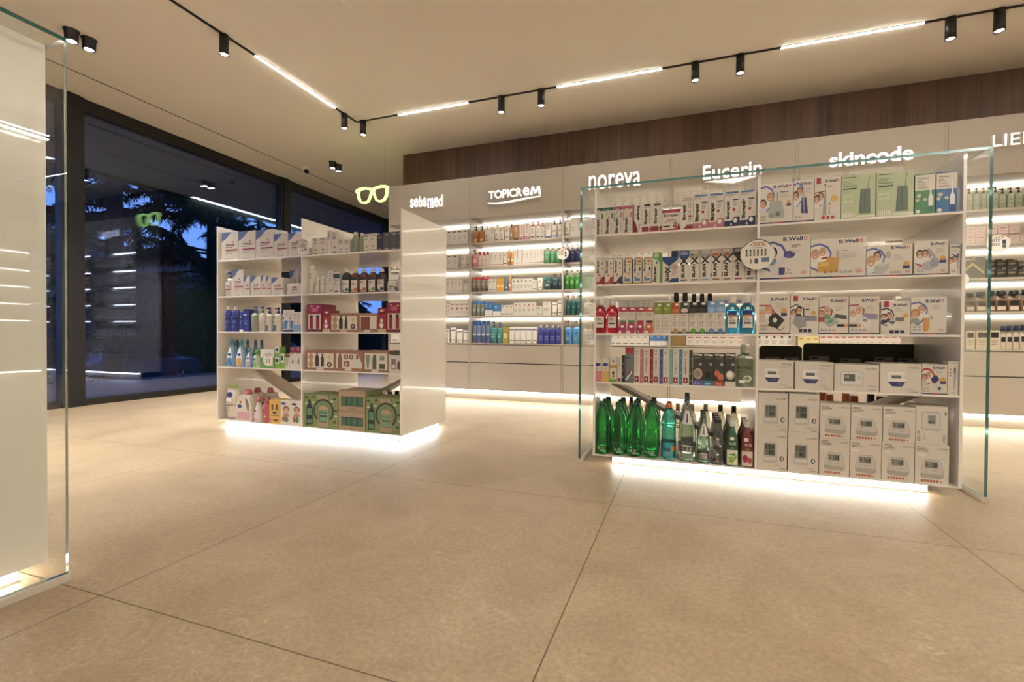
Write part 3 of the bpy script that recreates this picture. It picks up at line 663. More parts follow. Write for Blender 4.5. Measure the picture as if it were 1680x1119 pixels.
D('tb5', 'toothpaste_box', 'wide white toothpaste box with red band above', a=[R('a81f34', 0, .84, 1, 1), P('a81f34', (0, 0), (1, 0), (1, .18), (.6, .08), (0, .05)), T(K, 'Biorepair', .08, .62, .86, .78, 0, .03), R('c58088', .25, .47, .78, .53), Ls(GR, .12, .38, .6, .46, 2), E(GR, .72, .34, .12, .07), R(K, .06, .16, .42, .23), E('8f4a4e', .7, .2, .12, .07), P('8f2230', (.82, .02), (.97, .02), (.93, .3), (.85, .3))], d=.1)
D('tb6', 'toothpaste_box', 'tall white mousse box with dark red corner', a=[T('7a2026', 'ZERO', .25, .89, .85, .93), T('7a2026', 'MOUSSE', .12, .83, .92, .88, 0, .03), T(K, 'Biorepair', .1, .28, .46, .74, 1, .045), P('8c2230', (0, 0), (1, 0), (1, .11), (.45, .11), (.2, .02)), R('2c2f6e', .4, .12, 1, .14), Ls(GR, .62, .2, .9, .55, 8), R('b0484e', .62, .36, .92, .41), Ls('8a857c', .55, .6, .9, .8, 5)], d=.12)
def btooth(c): return [R('3c6aa0', .08, .95, .92, 1), Ls(GR, .05, .86, .9, .94, 3), T(K, 'Biorepair', .1, .21, .42, .76, 1, .05), R('2d3560', .55, .75, .92, .785), Ls('8d8880', .55, .56, .9, .73, 6), P('9b2a3a', (.55, .52), (.72, .52), (.72, .46), (.635, .43), (.55, .46)), P('a9a49c', (.75, .3), (.8, .3), (.98, .55)), P(c, (0, 0), (1, 0), (1, .27), (.62, .27), (.48, .16), (0, .16)), E('d8d4ce', .72, .17, .13, .07), E(WH, .45, .06, .06, .035)]
D('tb7', 'toothpaste_box', 'white toothpaste box with pink foot and tooth', a=btooth('b66a72'), d=.12)
D('tb8', 'toothpaste_box', 'white toothpaste box with navy foot and tooth', a=btooth('1d2552'), d=.12)
def bkid(c): return [R(K, 0, .985, 1, 1), T(K, 'Biorepair', .1, .44, .42, .93, 1, .045), E('7b8a5c', .72, .80, .12, .05), E('b79a70', .72, .62, .12, .05), E('c46a6a', .42, .36, .14, .055), P(c, (0, 0), (1, 0), (1, .30), (.7, .28), (.4, .12), (0, .08)), E(WH, .5, .0, .3, .04)]
D('tk1', 'toothpaste_box', 'small white toothpaste box with crimson swirl', a=bkid('941f3c'), d=.16)
D('tk2', 'toothpaste_box', 'small white toothpaste box with orange-red swirl', a=bkid('b04a34'), d=.16)
D('tk3', 'toothpaste_box', 'small white toothpaste box with violet swirl', a=bkid('4a3666'), d=.16)
D('tk4', 'toothpaste_box', 'toothpaste box with gold patches and blue bath', a=[R('b07a28', .2, .95, .95, 1), T(K, 'Biorepair', .1, .47, .40, .95, 1, .045), R('b8862e', .5, .80, .9, .9), E('c89a4a', .7, .72, .16, .04), R('b8862e', .0, .42, 1, .44), R(K, .72, .48, .85, .62), Ls(GR, .5, .28, .9, .40, 4), R('4f82a8', .2, .10, .82, .20), P('b8862e', (.05, .0), (.95, 0), (.95, .1), (.8, .04), (.2, .04), (.05, .1)), E('b8862e', .3, .24, .12, .04)], d=.16)
D('tk5', 'toothpaste_box', 'tall white toothpaste box with bright green edge and top', a=[P('5a9a2c', (0, 1), (1, 1), (1, 0), (.78, 0), (.78, .60), (.6, .76), (.1, .80), (0, .86)), E('a8b890', .38, .90, .3, .07), T(K, 'Biorepair', .06, .05, .50, .56, 1, .045), R('3a5fa8', .4, .62, .5, .74), R('c05a40', .52, .62, .6, .7)], d=.12)
def blanx(c, low, xc=K): return [P(c, (0, 1), (1, 1), (1, .80), (.55, .66), (.0, .80)), Ls('c9c4bc', .15, .86, .85, .96, 3), T(K, 'BLAN', .22, .15, .55, .55, 1, .05), P(K, (.05, .56), (.22, .56), (.48, .63), (.72, .56), (.92, .56), (.58, .67), (.92, .78), (.72, .78), (.48, .70), (.24, .78), (.05, .78), (.38, .67)), R(low, .15, .04, .8, .085)]
D('bx0', 'toothpaste_box', 'wide white whitening box with blue pointed top', a=[P('26487c', (0, 1), (1, 1), (.95, .88), (.42, .62), (0, .85)), T(K, 'BLAN', .20, .06, .42, .40, 1, .05), P(K, (.12, .40), (.24, .40), (.34, .46), (.46, .40), (.56, .40), (.40, .5), (.56, .6), (.46, .6), (.34, .54), (.24, .6), (.12, .6), (.28, .5)), E('b89a94', .75, .6, .2, .12), Ls(GR, .6, .28, .92, .48, 4), P('26487c', (.35, 0), (1, 0), (1, .16), (.6, .16))], d=.12)
D('bx1', 'toothpaste_box', 'white whitening box with deep blue top', a=blanx('274a86', '55607e'), d=.12)
D('bx2', 'toothpaste_box', 'white whitening box with leafy top', a=blanx('9c9880', '5d5a54')+[E('45603c', .25, .85, .2, .03)], d=.12)
D('bx3', 'toothpaste_box', 'white whitening box with grey top and pale blue mark', a=blanx('96938c', '7ea0c8')+[E('2c4a86', .9, .8, .1, .03)], d=.12)
D('bx4', 'toothpaste_box', 'white whitening box with coral top and black dot', a=blanx('a89488', '8c5f46')+[E('b4573c', .45, .83, .3, .05), E(K, .9, .8, .1, .035), R('8c4634', .02, .14, .1, .26)], d=.12)
D('bx5', 'toothpaste_box', 'white whitening box with black and red top', a=blanx('29262a', '8c2a44')+[P('a83434', (.3, .76), (.8, .76), (.55, .68))], d=.12)
D('bx6', 'toothpaste_box', 'white whitening box behind the round price sign', a=blanx('8a8578', '3a3a36'), d=.12)
D('bx7', 'toothpaste_box', 'dark blue box standing taller behind its neighbours', c='22355c', a=[R('d8d0c4', .1, .2, .8, .4)], d=.05)
# mouthwash shelf
def lab(c1, c2): return [R('e6ddd2', .14, .20, .86, .62), R(c1, .14, .62, .86, .76), R(c2, .14, .565, .86, .62), Ls('6c6a70', .22, .42, .78, .54, 3), R('1d2a4a', .24, .33, .76, .38), R('efe8dd', .40, .80, .62, .87)]
D('mw1', 'mouthwash_bottle', 'red mouthwash bottle with frosted white cap', c='c83048', k='t', cc='cfc8be', a=lab('b02438', 'd88a90'), s='mouth')
D('mw2', 'mouthwash_bottle', 'blue mouthwash bottle with frosted white cap', c='3a98c0', k='t', cc='cfc8be', a=lab('1f3a78', 'c8705c'), s='mouth')
def splat(c, cap): return [R(c, 0, .82, 1, 1), R('ece2d6', .4, .9, .85, .97), Ls(GR, .15, .58, .85, .78, 4), P(c, (.05, 0), (.8, 0), (.95, .12), (.85, .42), (.15, .42), (.0, .2)), E('efe8dc', .45, .26, .22, .05), E('efe8dc', .2, .06, .14, .05), R(cap, .12, .42, .88, .5)]
D('sp1', 'toothpaste_box', "white children's toothpaste box with magenta blob", a=splat('b02a5c', '3f8c4a'), d=.05)
D('sp2', 'toothpaste_box', "white children's toothpaste box with crimson blob", a=splat('b0304c', 'b0304c')+[P('3a2a4a', (.05, 0), (.3, 0), (.05, .2))], d=.05)
D('sp3', 'toothpaste_box', "white children's toothpaste box with orange blob", a=splat('c4602c', '242a38'), d=.05)
D('sp4', 'toothpaste_box', 'plain white paste box with olive top', a=[R('7e8a2c', 0, .62, 1, 1), E('9aa84a', .4, .78, .3, .06), R('e4dccf', .45, .88, .85, .95), Ls('b0a898', .15, .1, .8, .5, 5)], d=.05)
def spz(c, c2, dot): return [R(c, 0, .64, 1, 1), E(c2, .5, .74, .42, .07), R('e4dccf', .42, .9, .85, .97), Ls('8b857c', .15, .42, .75, .6, 3), Ls('9b958c', .15, .22, .7, .38, 3), R(K, 0, 0, 1, .055), E(dot, .5, .09, .30, .085), [P(WH, (.1*i, .60), (.1*i+.1, .60), (.1*i+.05, .66)) for i in range(10)]]
D('sz1', 'toothpaste_box', 'white paste box with orange top and orange dot', a=spz('a8501e', 'c47030', 'b08440'), d=.05)
D('sz2', 'toothpaste_box', 'white paste box with pale pink and green top', a=spz('34503c', 'd8b8b0', 'a89488'), d=.05)
D('sz3', 'toothpaste_box', 'white paste box with black top and green dot', a=spz('1e1a1c', '443a34', '4c9a34'), d=.05)
D('sz4', 'toothpaste_box', 'white paste box with sky blue top', a=spz('6a98c0', '8cb4d4', '4a8ac4'), d=.05)
D('wsm', 'toothpaste_box', 'small white box with a green stroke', a=[P('5c8c2c', (.3, .55), (.7, .75), (.7, .85), (.3, .65)), Ls(GR, .2, .2, .8, .4, 2)], d=.03)
D('dkb', 'mouthwash_bottle', 'dark slate bottle with black square cap', c='2f3f4c', s='squat', cc='17161a', a=[R('c8c0b4', .5, .5, .9, .6)])
D('wbk', 'mouthwash_bottle', 'white bottle with black cap', c='dcd4c8', s='squat', cc='17161a', a=[Ls(GR, .2, .4, .8, .6, 2)])
# fourth shelf left
def chic(c): return [R(c, 0, 0, 1, .48), R('2b4a90', .15, .72, .85, .82), E('2b4a90', .5, .77, .4, .08), E('b0344c', .5, .6, .1, .04)]
D('ch1', 'toothpaste_box', 'small white box with blue oval and pink foot', a=chic('d07c84'), d=.05)
D('ch2', 'toothpaste_box', 'small white box with blue oval and yellow foot', a=chic('d8b050'), d=.05)
D('ch3', 'toothpaste_box', 'small white box with ochre band and green foot', a=[R('c09430', 0, .56, 1, .68), R('6a9a34', 0, 0, 1, .12), E('5c3a2a', .5, .36, .16, .08), R('a8885a', .3, .18, .7, .28), E('9b2a3a', .5, .84, .15, .04)], d=.05)
D('r0', 'toothpaste_box', 'narrow white paste box with black spine', a=[P('2a3230', (.60, 0), (1, 0), (1, 1), (.60, 1)), E(WH, .8, .2, .05, .02), E(WH, .8, .45, .05, .02), E(WH, .8, .7, .05, .02), R('8a1f34', .1, .03, .5, .15), Ls(GR, .15, .4, .4, .9, 7)], d=.16)
D('gy', 'toothbrush_box', 'grey toothbrush box with red top', c='6e7474', a=[R('a8283c', 0, .82, 1, 1), P('e6ddd2', (.0, .08), (.15, .06), (.8, .28), (.75, .34)), P('b02a3c', (.4, .20), (.7, .3), (.72, .36), (.36, .27)), R('4a5256', .1, .68, .6, .72)], d=.05)
def roc(c): return [R(c, .66, 0, 1, 1), [E('ece4d8', .83, .12+.21*i, .04, .012) for i in range(4)], Ls(GR, .1, .82, .55, .97, 4), Ls(c, .22, .3, .42, .75, 8), R('8a1f34', .08, .04, .52, .20), R('e6dccf', .25, .08, .36, .16)]
D('ro1', 'toothpaste_box', 'tall white paste box with pink spine', a=roc('b8747c'), d=.16)
D('ro2', 'toothpaste_box', 'tall white paste box with dark red spine', a=roc('96182c'), d=.16)
D('ro3', 'toothpaste_box', 'tall white paste box with violet-blue spine', a=roc('4c4c9c'), d=.16)
D('ro4', 'toothpaste_box', 'tall white paste box with pale teal spine', a=roc('74a898'), d=.16)
D('ro5', 'toothpaste_box', 'tall white paste box with bright blue spine', a=roc('3480a8'), d=.16)
D('ro6', 'toothpaste_box', 'tall white paste box with dark green spine', a=roc('283c34'), d=.16)
def blk(pic, foot_, extra=()): return [R('c9c1b6', .05, .93, .55, .98), R('e6dccf', .56, .92, .9, .97), Ls('77736e', .1, .82, .8, .9, 3), E('a09a92', .74, .66, .15, .05), foot_ and R(foot_, 0, 0, 1, .15), pic, [E('e6dccf', .25+.18*i, .06, .05, .025) for i in range(3)]]
D('bk1', 'toothpaste_box', 'charcoal paste box with coconut and violet foot', c='3c3c3c', a=blk([E('b8a088', .5, .36, .46, .17), E('8f7f70', .45, .36, .3, .11)], '5c5c9c'), d=.06)
D('bk2', 'toothpaste_box', 'charcoal paste box with dark leaves and blue foot', c='3c3c3c', a=blk([P('2e5230', (.1, .2), (.5, .5), (.4, .3), (.9, .45), (.6, .25), (.95, .22)), E('1e1e1e', .45, .33, .3, .1)], '2c7a9c'), d=.06)
D('bk3', 'toothpaste_box', 'charcoal paste box with orange fruit and red foot', c='3c3c3c', a=blk([E('c85c2c', .3, .38, .26, .10), E('d0703c', .65, .28, .3, .11), E('3c6a34', .8, .42, .15, .04)], 'b83c2c'), d=.06)
D('bk4', 'toothpaste_box', 'charcoal paste box with coconut and white foot', c='3c3c3c', a=blk([E('c8b8a4', .5, .34, .40, .14), E('f0e8dc', .45, .36, .26, .08)], 'd4ccc0'), d=.06)
D('bmd', 'mouthwash_bottle', 'clear grey-green mouthwash bottle with tall clear cap', c='9aa894', k='t', s='mouth', cc='d4dcd0', ck='t', cw=.55, a=[T('2a3a2c', 'biomed', .02, .52, .86, .64, 0, .01), R('e8e4d8', .5, .84, .85, .90), Ls('5c6a58', .1, .42, .6, .5, 3), E('ece6da', .62, .25, .24, .09), E('8c9484', .6, .25, .16, .06), E('ece6da', .3, .16, .2, .05)])
# drinks
D('gw', 'water_bottle', 'green ribbed plastic water bottle', c='7ad896', k='t', s='pet', cc='0f4a34', cat='bottle', a=[T('d8e4d4', 'R.O', .28, .09, .70, .155, 0, .0), R('9fb89c', .42, .065, .86, .083)])
D('gw2', 'water_bottle', 'teal plastic water bottle with orange cap', c='84d8cc', k='t', s='pet2', cc='d0682c', cat='bottle', a=[R('1f9cae', 0, .07, 1, .34), T('10242c', 'izoto', .18, .17, .68, .26, 0, .02), R('d88a2c', .72, .18, .95, .27), P('d88a2c', (.42, .09), (.5, .09), (.5, .13), (.6, .13), (.6, .16), (.42, .16))])
def bor(y): return [P('d8d0c6', (.02, y), (.98, y-.01), (.98, y+.07), (.7, y+.1), (.35, y+.115), (.02, y+.08)), T('27424a', 'BORJOMI', .08, y+.035, .74, y+.075, 0, .03), Ls('a86a5c', .1, y+.005, .5, y+.03, 2)]
D('bj1', 'water_bottle', 'big clear mineral water bottle with slanted neck label', c='e0efe2', k='t', s='glassb', cc='1f4a60', cat='bottle', a=bor(.17)+[P('ddd6cc', (.1, .62), (.9, .62), (.7, .84), (.3, .84)), P('2a2a50', (.42, .66), (.54, .64), (.54, .8), (.45, .8))])
D('bj2', 'water_bottle', 'small clear mineral water bottle with blue cap', c='dcefe4', k='t', s='smallb', cc='2a5a74', cat='bottle', a=bor(.12)+[P('ddd6cc', (.1, .60), (.9, .60), (.75, .86), (.25, .86)), P('2a2a3a', (.45, .64), (.55, .62), (.55, .82), (.47, .82))])
D('bkc', 'water_bottle', 'clear square water bottle with black cap', c='e4e6e0', k='t', s='square', cc='2a2824', cat='bottle', a=[R('3a3a3c', .35, .32, .58, .42), Ls('8c7c9c', .3, .14, .62, .3, 5), R('c89a54', .3, .09, .6, .12), R('e4ddd2', .3, .58, .6, .64)])
D('al1', 'juice_bottle', 'green aloe drink bottle with white cap', c='34583a', s='aloe', cc='e2dace', cat='bottle', a=[R('1f5c50', .02, .42, .98, .80), R('d8d8c4', .02, .03, .98, .41), R('e8e0d4', .3, .66, .66, .74), T('c8d8cc', 'ALOE', .2, .54, .8, .61, 0, .02), P('7aa83c', (.1, .12), (.9, .3), (.85, .2), (.5, .08)), P('5c8c34', (.2, .3), (.8, .34), (.7, .26)), E('8cb84c', .45, .2, .3, .05), P('6a9a3c', (.3, .44), (.5, .5), (.7, .44))])
D('al2', 'juice_bottle', 'red pomegranate aloe bottle with white cap', c='7c2c24', s='aloe', cc='e2dace', cat='bottle', a=[R('8c1c2c', .02, .42, .98, .80), R('d8ccbc', .02, .03, .98, .41), R('e8e0d4', .2, .66, .58, .74), T('d8c8c4', 'ALOE', .25, .54, .85, .61, 0, .02), E('9c2444', .32, .22, .24, .10), E('b83c54', .7, .18, .2, .08), P('6a9a3c', (.3, .44), (.5, .5), (.7, .44)), R('c89a94', .02, .40, .98, .42)])
D('clr', 'water_bottle', 'clear flask with green cap', c='d4d8c8', k='t', s='round', cc='34502c', cat='bottle', a=[Ls('8c8c7c', .3, .4, .7, .6, 3)])
D('clw', 'water_bottle', 'clear flask with white cap', c='d8dace', k='t', s='round', cc='d4ccbe', cat='bottle', a=[Ls('8c8c7c', .3, .4, .7, .6, 3)])
D('rdc', 'lotion_bottle', 'white bottle with red twist cap', c='cfc4b4', s='round', cc='9c2034', cat='bottle', a=[Ls(GR, .3, .4, .7, .6, 3)])
D('orc', 'lotion_bottle', 'white bottle with wide orange cap', c='d8cfc2', s='squat', cc='b8623c', cat='bottle', a=[Ls('b8a898', .2, .5, .8, .8, 3)])
D('nvc', 'lotion_bottle', 'white bottle with wide dark cap', c='d8cfc2', s='squat', cc='23334a', cat='bottle', a=[Ls('b8a898', .2, .5, .8, .8, 3)])
# medical devices
G2 = 'b4aca4'
D('mw_a', 'device_box', 'white irrigator box, family photo and countertop irrigator', a=[bwell(.45, .88, .95, .95), shield('5a62b0', .24, .62, .24, .34), Fc(.36, .66, .10, 'a87a50', .85), Fc(.14, .50, .10, '4a3024', .85, 'c4cad8'), P('a8a8a4', (.30, .14), (.76, .14), (.74, .34), (.68, .56), (.34, .56), (.3, .34)), E('8c8c8a', .4, .2, .06, .05), E('6c7070', .57, .24, .07, .06), R('8e9494', .54, .56, .57, .78), medal(.88, .50, .06), R('77727a', .64, .76, .88, .79), Ls(G2, .64, .64, .92, .74, 3), icons(.06, .09, .07, .05, 2), icons(.06, .16, .07, .05, 2), foot()], d=.14)
D('mw_b', 'device_box', 'narrow white box with blue handheld irrigator', a=[bwell(.34, .88, .94, .95), shield('5a62b0', .2, .66, .32, .3), Fc(.3, .72, .14, '8a5a3c', .6), Fc(.1, .62, .14, '3a2a24', .6), P('30386c', (.36, .22), (.52, .20), (.48, .58), (.40, .58)), P('283064', (.54, .2), (.72, .2), (.62, .58), (.52, .58)), P('cfcac4', (.3, .12), (.72, .12), (.74, .2), (.36, .2)), R('b0aca8', .44, .58, .52, .84), Ls(G2, .6, .66, .92, .8, 4), icons(.08, .09, .12, .05, 2), foot()], d=.12)
D('mw_c', 'device_box', 'white sonic toothbrush box with red tag', a=[R('a81f3c', .07, .86, .24, 1), bwell(.42, .88, .94, .95), P('a8303c', (0, .66), (.44, .70), (.44, .44), (.2, .32), (0, .38)), P('dcd4ca', (0, .63), (.4, .67), (.4, .46), (.2, .35), (0, .41)), Fc(.24, .56, .10, '7a4a30', .75), Fc(.09, .50, .10, '3a2a24', .75), P('8c949a', (.32, .12), (.46, .12), (.44, .60), (.35, .60)), R('8c949a', .385, .6, .42, .8), E('3a4654', .405, .82, .035, .03), P('9ca2a4', (.54, .14), (.60, .14), (.59, .32), (.55, .32)), E('3a4654', .57, .38, .03, .03), E('d0a03c', .76, .50, .14, .07), R('b03444', .5, .78, .7, .80), [R('b0283c', .28+.18*i, .03, .40+.18*i, .1) for i in range(3)]], d=.12)
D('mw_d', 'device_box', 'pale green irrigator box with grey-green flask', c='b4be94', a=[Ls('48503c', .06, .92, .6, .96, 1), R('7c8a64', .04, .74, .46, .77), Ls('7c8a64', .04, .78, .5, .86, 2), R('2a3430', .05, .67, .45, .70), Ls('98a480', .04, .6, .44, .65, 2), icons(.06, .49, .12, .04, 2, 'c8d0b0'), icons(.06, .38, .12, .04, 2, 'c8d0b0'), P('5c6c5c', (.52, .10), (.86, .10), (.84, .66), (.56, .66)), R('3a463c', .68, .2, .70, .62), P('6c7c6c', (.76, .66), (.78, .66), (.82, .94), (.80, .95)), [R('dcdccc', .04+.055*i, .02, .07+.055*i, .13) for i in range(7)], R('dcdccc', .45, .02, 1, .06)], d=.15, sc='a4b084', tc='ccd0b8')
def nord(c, c2): return [R('d6ccbc', 0, .60, 1, 1), P(c, (0, 0), (1, 0), (1, .60), (.8, .58), (.6, .61), (.4, .58), (.2, .61), (0, .59)), R(c, .0, 1.0, .85, 1.03), T('3c4a4c', 'Nordics', .14, .89, .66, .94), Ls('8c8a80', .1, .72, .55, .86, 4), R(c2, .12, .67, .6, .69), E('cfc4ac', .2, .47, .12, .05), E('cfc4ac', .12, .36, .1, .04), E('c8ccc8', .5, .37, .1, .04), P(c2, (.62, .03), (.92, .03), (.90, .36), (.66, .36)), P('e4e2de', (.66, .20), (.90, .20), (.90, .42), (.82, .50), (.78, .80), (.73, .80), (.73, .5), (.66, .42)), E('e6dccf', .16, .07, .11, .05)]
D('mw_e', 'toothbrush_box', "green children's electric toothbrush box", c='3c7c4c', a=nord('3c7c4c', '2c6a54'), d=.06)
D('mw_f', 'toothbrush_box', "blue children's electric toothbrush box", c='2c6a9c', a=nord('2c6a9c', '303c84'), d=.06)
D('m2a', 'device_box', 'large white inhaler box with blue and white nebuliser', a=[bwell(.48, .87, .95, .96), shield('5058a0', .28, .52, .27, .36), Fc(.26, .60, .10, '2c2420', 1.05, '7c98a8'), R('e0d8d0', .12, .30, .18, .44), P('cfc8ca', (.24, .10), (.42, .08), (.44, .30), (.52, .50), (.44, .54), (.3, .34), (.22, .28)), R('30346c', .40, .10, .52, .27), E('3c3c80', .60, .56, .11, .085), E('56549a', .57, .54, .06, .05), Ls('77727a', .64, .70, .84, .78, 2), Ls(G2, .64, .58, .84, .66, 2), icons(.5, .11, .07, .05, 2), icons(.56, .18, .07, .05, 1), E('c89494', .88, .14, .06, .04), foot()], d=.2)
D('m2b', 'device_box', 'wide white nebuliser box with yellow toy train', a=[bwell(.52, .87, .95, .96), shield('5a62b0', .17, .52, .22, .38), Fc(.08, .60, .07, 'b08a5c', 1.4), Fc(.22, .66, .06, 'b89060', 1.4, 'ece4da'), P('c8983c', (.12, .14), (.50, .14), (.52, .52), (.30, .54), (.28, .42), (.14, .40)), P('dcb050', (.15, .3), (.34, .3), (.34, .4), (.17, .38)), P('9c2c34', (.18, .47), (.32, .5), (.3, .54), (.2, .52)), E('a87c34', .28, .16, .04, .05), E('a87c34', .38, .17, .04, .05), E('a87c34', .47, .18, .04, .05), R('a8a4a0', .47, .5, .52, .70), Ls('77727a', .58, .66, .74, .7, 1), Ls(G2, .58, .48, .84, .62, 3), icons(.53, .11, .06, .06, 3), E('c89494', .88, .15, .06, .05), foot()], d=.2)
D('m2c', 'device_box', 'white compressor inhaler box, two faces and white unit', a=[bwell(.54, .86, .94, .96), shield('5a62b0', .16, .52, .26, .42), Fc(.24, .64, .08, '4a3020', 1.5), Fc(.10, .48, .09, 'b89468', 1.5), P('b4b2ac', (.17, .10), (.34, .06), (.50, .24), (.50, .42), (.36, .46), (.18, .36)), P('c8c6c0', (.18, .36), (.36, .46), (.50, .42), (.34, .33)), E('aaa6a2', .48, .68, .06, .12), Ls('77727a', .60, .62, .78, .68, 1), Ls(G2, .60, .5, .86, .62, 3), medal(.87, .36, .07, 1.5), icons(.52, .08, .06, .07, 3), E('c89494', .90, .13, .06, .05), foot()], d=.16)
D('m2d', 'device_box', 'white nebuliser box with transparent mask, red outline', a=[bwell(.48, .86, .94, .95), P('a8404c', (.42, .78), (.5, .62), (.47, .5), (.44, .5), (.46, .62), (.39, .76)), P('a8404c', (.02, .34), (.2, .24), (.3, .3), (.2, .3), (.02, .38)), Fc(.16, .60, .10, '3a2a24', 1.0), Fc(.32, .62, .09, '4a3228', 1.0), E('a9a8b0', .42, .26, .2, .14), E('8e90a0', .60, .36, .14, .14), P('9c9ca8', (.40, .74), (.46, .76), (.70, .46), (.62, .40)), medal(.84, .46, .1, .9), Ls(G2, .62, .64, .9, .78, 4), icons(.08, .10, .08, .05, 2), icons(.08, .18, .08, .05, 2), E('c89494', .85, .12, .08, .04), foot()], d=.16)
D('m2e', 'device_box', 'slim white digital thermometer box with portrait', a=[T('1f2a5c', 'B.Well', .12, .88, .85, .95, 0, .03), shield('2c3a70', .3, .48, .34, .2), Fc(.44, .5, .2, '4a3228', .45), Fc(.14, .45, .2, '3a2a24', .45), P('8c8ea4', (.66, .16), (.72, .16), (.74, .62), (.66, .62)), R('4c5484', .6, .56, .78, .68), R('2c3a70', .9, 0, 1, 1), Ls(G2, .1, .74, .8, .84, 3), icons(.15, .06, .14, .06, 2)], d=.05)
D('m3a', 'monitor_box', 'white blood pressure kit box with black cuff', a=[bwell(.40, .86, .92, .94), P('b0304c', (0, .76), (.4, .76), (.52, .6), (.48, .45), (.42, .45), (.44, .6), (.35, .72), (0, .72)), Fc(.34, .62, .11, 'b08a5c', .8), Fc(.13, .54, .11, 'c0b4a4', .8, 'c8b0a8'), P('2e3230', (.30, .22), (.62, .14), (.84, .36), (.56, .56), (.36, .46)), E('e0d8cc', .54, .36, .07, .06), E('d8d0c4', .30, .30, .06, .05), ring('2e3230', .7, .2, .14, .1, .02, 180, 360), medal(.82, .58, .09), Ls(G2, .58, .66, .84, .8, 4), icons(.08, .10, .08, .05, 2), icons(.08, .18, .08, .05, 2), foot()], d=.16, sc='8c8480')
D('m3b', 'monitor_box', 'white monitor box with hexagon couple portrait, red tag', a=[R('a81f3c', .1, .85, .27, .99), bwell(.44, .86, .94, .94), P('1c1c24', (0, .70), (.22, .78), (.5, .66), (.5, .44), (.3, .34), (0, .38)), P('d9d2ca', (0, .67), (.22, .75), (.46, .64), (.46, .46), (.28, .37), (0, .41)), Fc(.3, .60, .10, '2c2420', .75, '2c3040'), Fc(.12, .54, .10, '4a3024', .75), P('8e9294', (.08, .30), (.3, .14), (.58, .2), (.56, .36), (.36, .46), (.16, .46)), P('7e8488', (.5, .34), (.95, .34), (.95, .46), (.5, .48)), E('d0a03c', .83, .54, .09, .06), R(K, .54, .62, .68, .65), Ls(G2, .54, .7, .82, .76, 2), [R('2c3050', .32+.16*i, .05, .44+.16*i, .13) for i in range(3)]], d=.16)
D('m3c', 'monitor_box', 'white monitor box, elderly couple and green screen', a=[bwell(.40, .85, .92, .93), P('b0304c', (0, .72), (.3, .76), (.48, .64), (.44, .5), (.38, .5), (.41, .62), (.28, .72), (0, .68)), Fc(.28, .62, .11, 'b4aca0', .8, '5c9a74'), Fc(.08, .54, .10, '9c6a48', .8, 'b03c44'), P('a4a6a8', (.14, .32), (.36, .18), (.70, .32), (.52, .48)), P('5c9a74', (.28, .33), (.36, .27), (.52, .36), (.44, .42)), P('50545c', (.5, .44), (.94, .40), (.94, .50), (.56, .54)), R('2c3a4c', .62, .2, .86, .27), R('d0983c', .86, .2, 1, .27), Ls(G2, .56, .60, .86, .76, 4), icons(.06, .08, .1, .06, 4), foot()], d=.16)
D('m3d', 'monitor_box', 'white monitor box with pale purple cuff and older couple', a=[bwell(.42, .86, .92, .94), P('a83450', (0, .78), (.3, .80), (.52, .66), (.48, .52), (.43, .52), (.46, .64), (.28, .76), (0, .74)), Fc(.32, .64, .11, 'c8b8a0', .8), Fc(.12, .56, .11, 'ccc4b8', .8, 'e0d4cc'), P('8c88a8', (.42, .42), (.94, .40), (.94, .52), (.5, .56)), P('d8d4d0', (.3, .3), (.62, .2), (.76, .34), (.5, .48)), P('7c8c88', (.44, .36), (.56, .32), (.62, .38), (.5, .42)), R('2c3a4c', 0, .2, .26, .27), R('c89a3c', .26, .2, .4, .27), Ls(G2, .56, .62, .84, .76, 4), icons(.06, .08, .1, .06, 4), foot()], d=.16)
D('m3e', 'monitor_box', 'shorter white monitor box with red tag and navy icons', a=[R('a81f3c', .1, .82, .27, 1), bwell(.44, .84, .94, .92), shield('2c3050', .2, .52, .26, .28), Fc(.28, .56, .09, '3a2a24', .8, '3c4054'), Fc(.1, .52, .09, '2c2420', .8, '34405c'), P('d4d0c4', (.2, .24), (.42, .14), (.64, .24), (.58, .40), (.34, .46)), P('5c6468', (.28, .34), (.42, .30), (.5, .38), (.36, .42)), P('6c7074', (.48, .42), (.78, .40), (.80, .50), (.52, .52)), E('d09a34', .84, .56, .09, .07), Ls(G2, .5, .66, .8, .78, 3), [R('2c3050', .3+.18*i, .04, .44+.18*i, .13) for i in range(3)]], d=.16)
D('m3f', 'device_box', 'white box with yellow ultrasonic nebuliser and two children', a=[bwell(.42, .84, .92, .93), shield('5a62b0', .2, .56, .28, .32), Fc(.3, .66, .10, 'b08a5c', .8), Fc(.12, .54, .12, 'a87848', .8, '8c9480'), P('c88c34', (.34, .16), (.38, .08), (.46, .08), (.52, .18), (.52, .44), (.36, .44)), P('dcd4c8', (.36, .44), (.52, .44), (.48, .54), (.40, .54)), P('a8a49c', (.54, .40), (.62, .40), (.62, .5), (.54, .5)), Ls(G2, .60, .62, .86, .78, 4), icons(.06, .10, .1, .05, 2), icons(.06, .18, .1, .05, 2), E('c8a4a0', .85, .12, .08, .04), foot()], d=.18)
def citi(x0, y0, x1, y1): return [T('6a645e', 'CITIZEN', x0, y0, x1, y1, 0, .01)]
